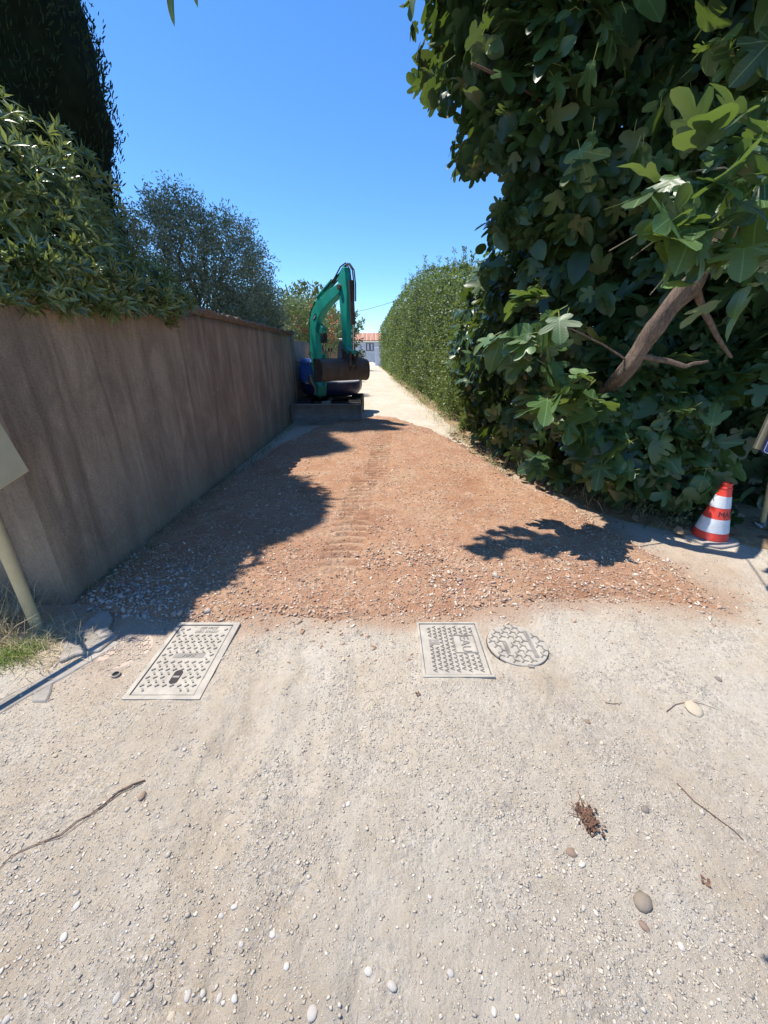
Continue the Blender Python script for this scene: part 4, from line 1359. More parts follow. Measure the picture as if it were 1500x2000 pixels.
k = (P[:, 2] > 1.98) | (P[:, 0] > wx(P[:, 1]) - .06)
k &= ~sunlit(P)
P, N = P[k], N[k]
wh = 9
def rosette_template(w=.20, nleaf=9, open_=1.0, seed=0):
    """whorl of narrow leaves around +y axis"""
    r = np.random.default_rng(seed)
    V, F = [], []
    for i in range(nleaf):
        a = i * 2.399 + r.uniform(-.3, .3)
        tilt = open_ * (.35 + .95 * ((i + .5) / nleaf)) + r.uniform(-.15, .15)
        Ln = .65 + .35 * ((i + .5) / nleaf) + r.uniform(-.1, .1)
        y = np.array([math.sin(tilt) * math.cos(a), math.cos(tilt), math.sin(tilt) * math.sin(a)])
        up = np.array([-math.cos(tilt) * math.cos(a), math.sin(tilt), -math.cos(tilt) * math.sin(a)])
        x = np.cross(y, up)
        lv, lf = leaf_template(w, .22, .18)
        base = len(V)
        for q in lv:
            V.append(tuple((x * q[0] + y * (q[1] + .06) + up * q[2]) * Ln))
        F += [tuple(base + j for j in f) for f in lf]
    return np.array(V), np.array(F)
px, py, zc = project(P)
vis = (px > -30) & (px < 420) & (py > -30) & (py < 700)
S = RNG.uniform(.065, .112, len(P))
score = np.where(vis & (P[:, 0] > -2.9), S / zc, 0)
order = np.argsort(-score)
single = np.zeros(len(P), bool); single[order[:220]] = True
RF = frames(N + RNG.normal(0, .3, N.shape), rand_unit(len(N)))
rl = root_loc(pit)
RM = []
for kk in range(3):
    v, f = rosette_template(.27, 8, 1.0, kk)
    me = bpy.data.meshes.new('leaf_whorl'); me.from_pydata([tuple(q) for q in v], [], [tuple(q) for q in f])
    a = me.attributes.new('rnd', 'FLOAT', 'POINT'); a.data.foreach_set('value', (np.repeat(np.random.default_rng(kk).random(8), 9)[:len(v)] * .5).astype(np.float32))
    for p in me.polygons: p.use_smooth = True
    me.materials.append(M['pitto']); RM.append(me)
for i in np.where(single)[0]:
    o = bpy.data.objects.new('leaf_whorl', RM[int(RNG.integers(0, 3))]); COL.objects.link(o); o.parent = pit
    o.location = Vector(P[i]) - rl
    o.rotation_mode = 'QUATERNION'; o.rotation_quaternion = Matrix([list(r) for r in RF[i]]).to_quaternion()
    o.scale = (S[i],) * 3
for kk in range(3):
    s = (~single) & (np.arange(len(P)) % 3 == kk)
    o = bulk('foliage', rosette_template(.27, 8, 1.0, kk), P[s], RF[s], S[s], M['pitto'], pit, smooth=True, rnd=np.clip(.4 + .5 * fbm(P[s][:, 1] * 3, P[s][:, 2] * 3, 3) + .4 * (RNG.random(s.sum()) - .4), 0, .99))
    o['kind'] = 'stuff'
for (px_, py_, d) in ((66, 516, 3.0), (34, 538, 2.7), (62, 555, 2.9), (95, 575, 3.1)):
    q = at(px_, py_, d)
    v, f = leaf_template(.24, .2, .3)
    me = bpy.data.meshes.new('yellow_leaf'); me.from_pydata([tuple(a) for a in v * .07], [], [tuple(a) for a in f]); me.materials.append(M['pitto_old'])
    o = bpy.data.objects.new('yellow_leaf', me); COL.objects.link(o); o.parent = pit; o.location = q - rl
    o.rotation_euler = (random.uniform(-2, -1), random.uniform(-.4, .4), random.uniform(-.6, .6))

# ---------------------------------------------------------------- cypresses
def sprig_template():
    V, F = [], []
    for a in (0, 1.57):
        x = np.array([math.cos(a), 0, math.sin(a)])
        b0 = len(V)
        V += [tuple(-x * .07), tuple(x * .07), tuple(x * .11 + np.array([0, .55, 0])), tuple(-x * .11 + np.array([0, .55, 0])), (0, 1.0, 0)]
        F += [(b0, b0 + 1, b0 + 2), (b0, b0 + 2, b0 + 3), (b0 + 3, b0 + 2, b0 + 4)]
    return np.array(V), np.array(F)
SPR = sprig_template()
def cypress(base, H, prof, n, size, label, zlim=None, lean=(0, 0)):
    t = thing('cypress_tree', base, label, 'tree', 'cypresses behind the wall')
    bx, by, _ = base
    MB().tube([(bx, by, -.1), (bx, by, H * .8)], [.16, .05], 8).build('trunk', M['bark_grey'], t, smooth=True)
    def rad(z): return np.interp(z, [p[0] for p in prof], [p[1] for p in prof])
    lumpf = lambda a, z: 1 + .09 * vnoise(a * 2.2, z * 1.3) + .05 * vnoise(a * 7, z * 4)
    rings = []
    for z in np.linspace(prof[0][0], H - .1, 60):
        f = z / H
        aa = np.arange(36) * 2 * np.pi / 36
        rr = rad(z) * .955 * lumpf(aa, z + 0 * aa)
        rings.append([(bx + lean[0] * f + rr[k] * math.cos(aa[k]), by + lean[1] * f + rr[k] * math.sin(aa[k]), z) for k in range(36)])
    MB().loft(rings).build('solid_core', M['cypress_core'], t, smooth=True)  # solid dark body behind the sprigs, so the crown is not see-through
    z = prof[0][0] + (H - prof[0][0]) * (RNG.random(n) ** (2.0 if zlim else 1.0))
    a = RNG.random(n) * 2 * np.pi
    lump = lumpf(a, z)
    r = rad(z) * (.88 + .13 * RNG.random(n)) * lump * (1 + .06 * RNG.random(n) ** 6)
    p = np.stack([bx + lean[0] * z / H + r * np.cos(a), by + lean[1] * z / H + r * np.sin(a), z], 1)
    keep = ~sunlit(p)
    if zlim: keep &= (p[:, 2] < 5.7) & (np.cos(a - math.atan2(-by, -bx)) > -.45)
    p, a = p[keep], a[keep]; n = len(p)
    out = np.stack([np.cos(a), np.sin(a), np.zeros(n)], 1)
    d = norm(out * RNG.uniform(.15, .7, (n, 1)) + np.array([0, 0, 1.0]) + RNG.normal(0, .45, (n, 3)))
    o = bulk('crown', SPR, p, frames(d, rand_unit(n)), size * RNG.uniform(.6, 1.4, n), M['cypress'], t)
    o['kind'] = 'stuff'
    if zlim:
        m = 5000
        z = RNG.uniform(5.5, H, m); a = RNG.random(m) * 2 * np.pi
        r = rad(z) * (.86 + .28 * RNG.random(m))
        p = np.stack([bx + r * np.cos(a), by + r * np.sin(a), z], 1)
        k = ~sunlit(p); p, a = p[k], a[k]
        d = norm(np.stack([np.cos(a) * .5, np.sin(a) * .5, np.ones(len(a))], 1) + RNG.normal(0, .2, (len(a), 3)))
        o = bulk('upper_crown', SPR, p, frames(d, rand_unit(len(a))), .17 * RNG.uniform(.6, 1.4, len(a)), M['cypress'], t)
        o['kind'] = 'stuff'
    return t
cypress((-4.14, 4.78, 0), 8.7, [(.3, .95), (2, 1.15), (3, 1.22), (4.5, 1.40), (5.6, 1.20), (7, .66), (8.0, .28), (8.7, .04)], 80000, .05, 'dark cypress towering behind the wall at the left edge', True)
cypress((-8.2, 11.3, 0), 22, [(.3, .9), (4, 1.1), (9, 1.35), (14, 1.5), (18, 1.0), (22, .05)], 7000, .17, 'taller farther cypress mostly hidden behind the nearest one')
cypress((-7.9, 9.2, 0), 19, [(.3, .9), (4, 1.1), (8, 1.3), (12, 1.45), (16, .9), (19, .05)], 7000, .17, 'second tall cypress hidden behind the nearest one')

# ---------------------------------------------------------------- olive tree and others behind the wall
OL = flat_leaf(.32)
def leafy(t, bl, n, size, tm, mat, name='crown', inner=.35, clump=.12, per=26, up=.25):
    P, N = blobs(bl, n // per, inner)
    keep = RNG.random(len(P)) < .92
    P, N = P[keep], N[keep]
    m = len(P) * per
    C = np.repeat(P, per, 0) ; O = np.repeat(N, per, 0)
    axis = norm(O + rand_unit(len(P)).repeat(per, 0) * .8 + np.array([0, 0, up]))
    f = RNG.random((m, 1))
    p = C + axis * (f - .3) * clump * 2.6 + RNG.normal(0, clump * .33, (m, 3))
    d = norm(axis * .6 + rand_unit(m))
    o = bulk(name, tm, p, frames(d, norm(rand_unit(m) + np.array([0, 0, .5]))), size * RNG.uniform(.7, 1.3, m), mat, t)
    o['kind'] = 'stuff'
    return o
t = thing('olive_tree', (-3.6, 8.3, 0), 'grey green olive tree rising above the wall', 'tree')
OB = [((-3.75, 7.6, 2.95), (.75, .8, .85)), ((-3.2, 8.2, 3.1), (.85, .8, .8)), ((-3.5, 7.9, 3.62), (.5, .5, .45)), ((-2.95, 8.8, 3.0), (.7, .8, .95)), ((-4.2, 7.6, 2.9), (.5, .6, .65)), ((-2.75, 9.3, 2.5), (.55, .8, .8)), ((-3.3, 8.0, 2.4), (1.0, .9, .6))]
MB().tube([(-3.6, 8.3, -.1), (-3.5, 8.25, 1.0), (-3.6, 8.2, 1.9)], [.16, .13, .1], 9).build('trunk', M['bark_grey'], t, smooth=True)
for c, r in OB:
    branchy('branch', M['bark_grey'], t, (-3.58, 8.22, 1.75), [((c[0], c[1], c[2] + .3 * r[2]), .05), ((c[0] + .5 * r[0], c[1] - .3 * r[1], c[2]), .028), ((c[0] - .5 * r[0], c[1] - .2, c[2] + .5 * r[2]), .022)], .05)
leafy(t, OB, 95000, .060, OL, M['olive'], inner=.25, clump=.12, per=30)
t = thing('grey_shrub', (-3.0, 11.5, 0), 'pale silvery shrub right of the olive tree, above the wall', 'shrub')
branchy('stem', M['bark_grey'], t, (-3.0, 11.5, -.1), [((-2.9, 11.4, 2.6), .05), ((-3.3, 11.6, 2.4), .04)], .04)
leafy(t, [((-3.35, 10.9, 2.45), (.6, .8, .72)), ((-3.4, 12.0, 2.3), (.6, .8, .65))], 22000, .065, OL, M['olive'], clump=.12)
t = thing('oleander', (-3.0, 14.2, 0), 'oleander bush with red flowers above the far end of the wall', 'shrub')
branchy('stem', M['bark_grey'], t, (-3.0, 14.2, -.1), [((-2.9, 14, 2.4), .04), ((-3.2, 14.4, 2.2), .03), ((-2.6, 15, 2.3), .03)], .04)
OLB = [((-2.85, 13.3, 2.35), (.7, .9, .7)), ((-2.7, 14.6, 2.5), (.75, .9, .7)), ((-2.5, 16.5, 2.3), (.9, 1.2, .9))]
leafy(t, OLB, 24000, .11, flat_leaf(.2), M['oleander'], clump=.15, inner=.5)
fp = []
for (px_, py_, d) in ((563, 610, 13.0), (579, 617, 13.0), (582, 630, 13.0), (588, 645, 12.9), (594, 647, 12.9), (600, 646, 12.9), (606, 600, 14), (612, 607, 14.2), (572, 622, 13), (646, 640, 15.5), (650, 648, 15.5), (644, 655, 15.5), (648, 664, 15.5), (640, 668, 15.5), (652, 630, 15.5), (645, 620, 15.5)):
    q = at(px_, py_, d)
    for j in range(9):
        fp.append((q.x + RNG.normal(0, .07), q.y + RNG.normal(0, .07), q.z + RNG.normal(0, .06)))
fp = np.array(fp)
o = bulk('flowers', flat_leaf(.9), fp, rand_frames(len(fp)), .05 + .04 * RNG.random(len(fp)), M['flower'], t); o['kind'] = 'stuff'

def far_tree(name, base, bl, n, size, label, mat, cat='tree'):
    t = thing(name, base, label, cat)
    c0 = bl[0][0]
    branchy('trunk', M['bark_grey'], t, (base[0], base[1], -.1), [((c0[0], c0[1], c0[2]), .14)], .1)
    leafy(t, bl, n, size, flat_leaf(.5), mat, clump=.25, inner=.3, per=18)
    return t
far_tree('broadleaf_tree', (-5.4, 30, 0), [((-5.2, 30, 4.9), (1.5, 1.5, 1.1)), ((-4.3, 30, 4.0), (1.5, 1.5, 1.2)), ((-6.2, 30, 4.2), (1.3, 1.3, 1.2))], 5000, .22, 'distant broadleaf tree behind the raised digger boom', M['far_leaf'])
far_tree('broadleaf_tree', (-3.3, 42, 0), [((-3.6, 42, 3.2), (1.5, 1.6, 1.5)), ((-3.1, 42, 4.4), (1.0, 1.1, .9)), ((-4.8, 42, 3.2), (1.6, 1.6, 1.6)), ((-3.2, 42, 1.6), (1.0, 1.1, 1.2))], 6000, .22, 'dark rounded tree in front of the far white house', M['far_leaf'])
far_tree('broadleaf_tree', (-4.4, 22, 0), [((-4.0, 22, 2.6), (1.3, 1.6, 1.0)), ((-3.6, 25, 2.7), (1.2, 1.6, 1.1))], 5000, .16, 'leafy green bush behind the wall, seen past the digger arm', M['oleander'], 'bush')

# ---------------------------------------------------------------- tall hedge on the right
hed = thing('lane_hedge', (1.9, 14, 0), 'tall clipped green hedge along the right side of the lane', 'hedge')
HP = [(8.2, 1.75, 2.9), (9.5, 1.62, 3.2), (12, 1.45, 3.75), (15, 1.27, 4.25), (20, 1.02, 4.9), (25, .80, 5.1), (32, .45, 5.2), (42, -.10, 5.0), (52, -.62, 4.8)]
hy, hx, hh = (np.array([p[i] for p in HP]) for i in range(3))
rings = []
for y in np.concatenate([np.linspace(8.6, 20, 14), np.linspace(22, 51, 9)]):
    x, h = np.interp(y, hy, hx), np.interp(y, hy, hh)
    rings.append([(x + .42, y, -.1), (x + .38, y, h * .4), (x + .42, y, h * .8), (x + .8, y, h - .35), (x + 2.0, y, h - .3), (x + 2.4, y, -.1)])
MB().loft(rings).build('solid_core', M['hedge_core'], hed, smooth=True)  # solid dark core added to block light through the hedge
for y in np.arange(9.2, 22, 1.6):
    x, h = float(np.interp(y, hy, hx)), float(np.interp(y, hy, hh))
    MB().tube([(x + 1.0, y, -.1), (x + .9, y, h * .5), (x + .8, y, h - .5)], [.05, .04, .02], 6).build('stem', M['bark_grey'], hed, smooth=True)
n = 50000
y = 8.2 + 43 * RNG.random(n) ** 2.6
x0_, h0_ = np.interp(y, hy, hx), np.interp(y, hy, hh)
u = RNG.random(n)
face = u < .78
tt = RNG.random(n)
lump = .38 * fbm(y * 1.1, tt * h0_ * 1.1, 4)
x = np.where(face, x0_ + RNG.uniform(0, .32, n) - lump + .22 * (tt - .5) ** 4 * 4 + np.where(tt > .86, (tt - .86) * 2.6, 0), x0_ + .35 + RNG.random(n) * 1.7)
z = np.where(face, tt * h0_ * .98 + .05, h0_ - .05 + .22 * fbm(y * 1.5, x * 1.5, 3) - RNG.random(n) * .3)
nrm = np.where(face[:, None], np.array([-1, -.25, .35]), np.array([-.1, -.1, 1.0]))
end = RNG.random(n) < .05
y = np.where(end, 8.2 + RNG.random(n) * .5, y); x = np.where(end, 1.75 + RNG.random(n) * 2, x); z = np.where(end, RNG.random(n) * 2.95, z)
sz = np.clip(.068 + .0022 * (y - 8), .068, .14) * RNG.uniform(.7, 1.35, n)
d = norm(nrm * .5 + rand_unit(n) + np.array([0, 0, .35]))
o = bulk('crown', flat_leaf(.5), np.stack([x, y, z], 1), frames(d, norm(nrm + rand_unit(n) * .7)), sz, M['hedge'], hed, rnd=np.clip(.42 + .75 * fbm(y * .9, z * 1.1, 4) + .45 * (RNG.random(n) - .5), 0, .98)); o['kind'] = 'stuff'
# upright shoots along the top
n = 1800
y = 8.3 + 20 * RNG.random(n) ** 1.6
sy = np.floor(y * 2.2) / 2.2 + .1 * vnoise(y * 0 + np.floor(y * 2.2), y * 0)
hz = np.interp(sy, hy, hh)
sx = np.interp(sy, hy, hx) + .25 + .8 * np.abs(vnoise(sy * 9.1, sy * 0 + 3))
ht = .5 * np.abs(vnoise(sy * 5.3, sy * 0 + 8)) + .08
z = hz - .1 + ht * RNG.random(n)
p = np.stack([sx + RNG.normal(0, .03, n), sy + RNG.normal(0, .03, n), z], 1)
d = norm(rand_unit(n) * np.array([1, 1, .3]) + np.array([0, 0, .8]))
o = bulk('top_shoots', leaf_template(.34, .12, .2), p, frames(d, rand_unit(n)), .08 * RNG.uniform(.7, 1.2, n), M['hedge'], hed); o['kind'] = 'stuff'

# ---------------------------------------------------------------- grass, weeds, litter
BLADE = (np.array([(-.5, 0, 0), (.5, 0, 0), (-.36, .55, .10), (.36, .55, .10), (0, 1.0, .38)], float), np.array([(0, 1, 3), (0, 3, 2), (2, 3, 4)]))
def tufts(name, pts, per, hmin, hmax, mat, label, cat, spread=.04, wid=.004, lean=.6, kind='stuff'):
    pts = np.array(pts, float)
    C = np.repeat(pts, per, 0)
    n = len(C)
    a = RNG.random(n) * 2 * np.pi
    C[:, 0] += RNG.normal(0, spread, n); C[:, 1] += RNG.normal(0, spread, n)
    C[:, 2] = z_top(C[:, 0], C[:, 1]) - .005 + np.where(C[:, 2] > 0, C[:, 2], 0)
    d = norm(np.stack([np.cos(a) * lean * RNG.random(n), np.sin(a) * lean * RNG.random(n), np.ones(n)], 1))
    L = RNG.uniform(hmin, hmax, n)
    o = bulk(name, BLADE, C, frames(d, np.stack([np.cos(a), np.sin(a), -.2 + 0 * a], 1)), np.stack([np.full(n, wid) * RNG.uniform(.6, 1.5, n), L, L], 1), mat)
    return tag(o, label, cat, kind=kind)
g0 = [gnd(30 + 14 * i, 1275 - 4 * i + 8 * (i % 3)) for i in range(-3, 4)]
tufts('grass_tuft', [(p.x, p.y, 0) for p in g0], 90, .04, .10, M['grass'], 'short green grass tuft at the left edge', 'grass', .05, .0035, 1.0)
st = []
for k in range(60):
    q = gnd(random.uniform(-60, 165), random.uniform(1205, 1300))
    if q.x > -2.55: st.append((q.x, q.y, 0))
tufts('straw', st, 16, .04, .16, M['straw'], 'dry straw lying at the foot of the beige post', 'dry grass', .06, .003, 3.2)
st = [(random.uniform(-2.75, -2.18), random.uniform(1.75, 2.1), 0) for k in range(26)]
tufts('dry_brush', st, 26, .10, .38, M['straw'], 'tall dry grass behind the beige post against the wall', 'dry grass', .05, .0035, 1.0)
st = [(wx(y) + random.uniform(.02, .12), y, 0) for y in np.arange(2.3, 9.0, .16)]
tufts('wall_weeds', st, 16, .03, .12, M['weed'], 'low weeds along the foot of the garden wall', 'weeds', .05, .005, 1.1)
st = [(wx(y) + random.uniform(.02, .16), y, 0) for y in np.arange(2.2, 9.0, .2)]
tufts('wall_straw', st, 14, .03, .11, M['straw'], 'dry grass blades along the foot of the garden wall', 'dry grass', .06, .003, 1.6)
VER = [(2.9, 3.45), (3.2, 2.9), (3.6, 2.5), (4.2, 2.18), (5, 1.9), (6, 1.62), (7.5, 1.5), (9, 1.55), (12, 1.42), (16, 1.22), (22, .95), (30, .6)]
vy, vx = np.array([p[0] for p in VER]), np.array([p[1] for p in VER])
st = [(float(np.interp(y, vy, vx)) + random.uniform(-.08, .25), y, .02) for y in np.concatenate([np.arange(3.3, 6.2, .09)])]
tufts('verge_straw', st, 14, .08, .32, M['straw'], 'dry grass stalks hanging out from under the fig tree', 'dry grass', .07, .005, 1.5)
st = [(float(np.interp(y, vy, vx)) + random.uniform(-.12, .3), y, .0) for y in np.concatenate([np.arange(2.9, 9, .07), np.arange(9, 28, .12)])]
tufts('verge_grass', st, 14, .04, .16, M['weed'], 'low green and dry growth along the right verge', 'grass', .10, .006, 1.2)
st = [(float(np.interp(y, vy, vx)) + random.uniform(-.25, .15), y, .0) for y in np.arange(7, 30, .09)]
tufts('verge_dry_grass', st, 12, .03, .12, M['straw'], 'short dry grass along the far right edge of the lane', 'grass', .12, .006, 1.4)
# weeds around the cone
st = [(2.62 + random.uniform(0, .75), 3.42 + random.uniform(-.18, .3), 0) for k in range(34)]
C = np.repeat(np.array(st), 40, 0); n = len(C)
C[:, 2] = .05 + RNG.random(n) ** 1.4 * .22
C[:, :2] += RNG.normal(0, .035, (n, 2))
o = bulk('creeping_weed', flat_leaf(.6), C, frames(norm(rand_unit(n) + np.array([0, 0, .4])), rand_unit(n) + np.array([0, 0, 1.0])), RNG.uniform(.015, .032, n), M['weed'])
tag(o, 'small-leaved weeds growing round the back of the traffic cone', 'weeds', kind='stuff')
# fallen leaves under the fig
n = 520
ly = RNG.uniform(2.7, 8, n); lx = np.interp(ly, vy, vx) + RNG.uniform(-.18, 1.2, n)
o = bulk('leaf_litter', fig_leaf(2, 0), np.stack([lx, ly, z_pale(lx, ly) + .05 + .02 * RNG.random(n)], 1), flat_frames(n, .5), RNG.uniform(.05, .11, n), M['litter'])
tag(o, 'brown fallen leaves on the earth under the fig tree', 'leaves', kind='stuff')

# ---------------------------------------------------------------- traffic cone
p = gnd(1383, 1052)
zc_ = float(z_top(p.x, p.y)[0]) + .005
t = thing('traffic_cone', (p.x, p.y, zc_), 'red and white banded traffic cone on a dusty base in front of the fig', 'cone')
cone_red = paint('cone_red', (.80, .05, .028), .45, 0, .12, 12, .1, 60, .25, (.72, .36, .28))
cone_white = paint('cone_white', (.72, .74, .76), .4, 0, .10, 9, .1, 60, .45, (.36, .36, .34))
def cr(z): return .135 - .097 * (z - .03) / .47
CB = [(.03, .095, cone_red, 'red_band'), (.0955, .215, cone_white, 'reflective_band'), (.2155, .315, cone_red, 'red_band'), (.3155, .415, cone_white, 'reflective_band'), (.4155, .475, cone_red, 'red_band')]
for za, zb, m_, nm in CB:
    e = .0015 if 'refl' in nm else 0
    MB().lathe((p.x, p.y, zc_), [(cr(za) + e, za), (cr(zb) + e, zb)], 36).build(nm, m_, t, smooth=True)
MB().lathe((p.x, p.y, zc_), [(.041, .4752), (.046, .478), (.045, .488), (.037, .492), (.036, .512), (.040, .516), (.040, .526), (.031, .529), (.029, .50)], 28).build('neck', cone_red, t, smooth=True)
mb = MB()
ring = []
for k in range(32):
    a = 2 * math.pi * k / 32
    q = .185 / max(abs(math.cos(a)), abs(math.sin(a))) if True else 0
    q = min(q, .215)
    ring.append((q, a))
rot = .3
mb.loft([[(p.x + q * s * math.cos(a + rot), p.y + q * s * math.sin(a + rot), zc_ + z) for q, a in ring] for s, z in ((1, -.02), (1, .012), (.97, .018), (.75, .024))])
mb.build('base', paint('dusty_rubber', (.36, .31, .27), .9, 0, .2, 14, .3, 90, .6, (.50, .45, .38)), t, smooth=True)
# lettering bent round the middle band
cu = bpy.data.curves.new('text', 'FONT'); cu.body = 'MAT'; cu.size = .062; cu.extrude = .0008; cu.align_x = 'LEFT'; cu.align_y = 'CENTER'; cu.resolution_u = 2
to = bpy.data.objects.new('text', cu); COL.objects.link(to)
me = bpy.data.meshes.new_from_object(to.evaluated_get(bpy.context.evaluated_depsgraph_get()))
bpy.data.objects.remove(to)
view_a = math.atan2(-p.y, -p.x)
for v in me.vertices:
    z = .262 + v.co.y
    R0 = cr(z) + .0012 + v.co.z
    a = view_a + .10 + v.co.x / .088
    v.co = (R0 * math.cos(a), R0 * math.sin(a), z)
me.materials.clear()
link_mesh('lettering', me, paint('black_print', (.03, .025, .025), .6, 0, .1, 20, 0), t)

# ---------------------------------------------------------------- temporary signs seen from behind
cream = paint('cream_enamel', (.50, .375, .215), .75, 0, .10, 5, .05, 40, .2, (.42, .33, .2), spec=.15)
cream2 = paint('cream_tube', (.56, .46, .26), .5, 0, .12, 8, .05, 40, .25, (.45, .36, .22))
b0 = gnd(74, 1226)
t = thing('back_of_sign', (b0.x, b0.y, 0), 'beige back of a road sign on a beige tube post at the left edge', 'sign')
# post, upright
MB().tube([(b0.x, b0.y, -.1), (b0.x - .003, b0.y, .5), (b0.x - .006, b0.y, 1.02)], .030, 20).build('post', cream2, t, smooth=True)
# plate: corner and two edges
Cn, Eb = at(55, 921, 2.0), at(-2, 958, 1.855)
ua, ub = SUN_DIR.copy(), (Eb - Cn).normalized()
nn = ua.cross(ub).normalized()
A_ = Cn + ua * .50; D2 = Cn + ub * .95; E_ = A_ + ub * .95
th = nn * .018
mb = MB(); mb.poly_prism([Cn - th, A_ - th, E_ - th, D2 - th], [Cn + th, A_ + th, E_ + th, D2 + th]); mb.build('plate', cream, t, bevel=.003)
mb = MB(); mc = Cn + ub * .22 + ua * .2
mb.cyl(mc, Vector((b0.x, b0.y, 1.0)), .012); mb.build('bracket', M['iron_dark'], t)

b1 = gnd(1486, 1036)
t = thing('small_post_sign', (b1.x, b1.y, 0), 'wooden-handled sign with cream board at the right edge', 'sign')
wood = paint('pale_wood', (.50, .36, .17), .6, 0, .2, 12, .15, 60)
top = at(1508, 930, b1.y - .02)
d_ = (top - b1).normalized()
MB().tube([b1 + d_ * .02, b1 + d_ * 1.05], .021, 18).build('handle', wood, t, smooth=True)
steel = paint('scuffed_steel', (.30, .29, .29), .45, .8, .25, 16, .2, 80, .4, (.36, .31, .26))
mb = MB()
P0, P1 = at(1473, 1020, b1.y - .03), at(1512, 1076, b1.y - .12)
P2, P3 = at(1502, 1036, b1.y + .02), at(1530, 1080, b1.y - .06)
q = Vector((0, 0, .008)); side = Vector((.06, -.05, 0))
mb.poly_prism([P0, P1, P1 + side, P2 + side * .4], [P0 + q, P1 + q, P1 + side + q, P2 + side * .4 + q])
mb.build('steel_blade', steel, t, bevel=.002)
mb = MB(); mb.tube([b1 - d_ * .06 + Vector((.01, 0, 0)), b1 + d_ * .10], [.03, .026], 14); mb.build('socket', steel, t, smooth=True)
Ca, Cb_, Cc = at(1471, 875, b1.y - .05), at(1505, 800, b1.y - .05), at(1505, 885, b1.y - .05)
ua = (Cb_ - Ca).normalized(); ub = (Cc - Ca).normalized()
Cb_, Cc = Ca + ua * .30, Ca + ub * .42
th = Vector((0, .012, 0))
mb = MB(); mb.poly_prism([Ca, Cb_, Cb_ + ub * .42, Cc], [Ca + th, Cb_ + th, Cb_ + ub * .42 + th, Cc + th]); mb.build('board', cream, t, bevel=.003)
mb = MB(); e0 = Ca - Vector((0, .004, 0)); mb.poly_prism([e0, e0 + ua * .30, e0 + ua * .30 + ub * .018, e0 + ub * .018], [v - Vector((0, .008, 0)) for v in (e0, e0 + ua * .30, e0 + ua * .30 + ub * .018, e0 + ub * .018)]); mb.build('edge_strip', cream2, t)
s0 = at(1491, 872, b1.y - .075)
blue = paint('blue_enamel', (.02, .05, .22), .4, 0, .1, 6, 0)
mb = MB(); s1, s2, s3 = s0 + ua * .20, s0 + ua * .20 + ub * .3, s0 + ub * .3
off = Vector((-ua.x * .045, 0, -ua.z * .045))
mb.poly_prism([s0 + off, s1, s2, s3 + off], [v - Vector((0, .006, 0)) for v in (s0 + off, s1, s2, s3 + off)]); mb.build('blue_panel', blue, t)
mb = MB(); w0 = s0 - Vector((0, .0085, 0)) + ub * .012 - ua * .03
mb.tube([w0 + ua * .2, w0, w0 + ub * .02 - ua * .012, w0 + ub * .2 - ua * .012], .0035, 6); mb.build('white_outline', paint('white_enamel', (.75, .76, .8), .4, 0, .05, 6, 0), t)
sc_ = Ca + ua * .10 + ub * .11 - Vector((0, .003, 0))
mb = MB(); mb.cyl(sc_, sc_ - Vector((0, .01, 0)), .011); mb.build('bolt', M['iron_dark'], t)

# ---------------------------------------------------------------- excavator
green = paint('digger_green', (.004, .40, .285), .42, 0, .10, 5, .05, 50, .18, (.20, .26, .2))
green_d = paint('digger_green_worn', (.003, .26, .185), .5, 0, .15, 7, .05, 50, .3, (.2, .2, .16))
blue_b = paint('digger_blue', (.010, .075, .32), .35, 0, .10, 4, .03, 40, .12, (.2, .22, .3))
navy = paint('digger_navy', (.008, .014, .07), .3, 0, .15, 4, .03, 40, .12, (.1, .1, .14))
rubber = paint('track_rubber', (.022, .021, .020), .9, 0, .3, 8, .3, 40, .35, (.16, .13, .1))
steel_d = paint('dirty_steel', (.105, .085, .07), .6, .4, .25, 6, .3, 60, .5, (.14, .11, .085))
blade_m = paint('blade_grey', (.23, .22, .21), .6, .25, .25, 4, .3, 50, .55, (.2, .17, .14))
hose_m = paint('hydraulic_hose', (.015, .015, .015), .5, 0, .2, 10, 0)
chrome = paint('cylinder_rod', (.55, .54, .52), .2, .9, .1, 8, 0)
white_p = paint('white_paint', (.72, .72, .70), .5, 0, .08, 8, .05)
black_p = paint('black_plastic', (.025, .025, .027), .55, 0, .2, 8, .1)
EX = (-1.36, 10.75, 0)
ex = thing('mini_excavator', EX, 'green and blue mini excavator parked against the wall, dozer blade towards us', 'excavator')
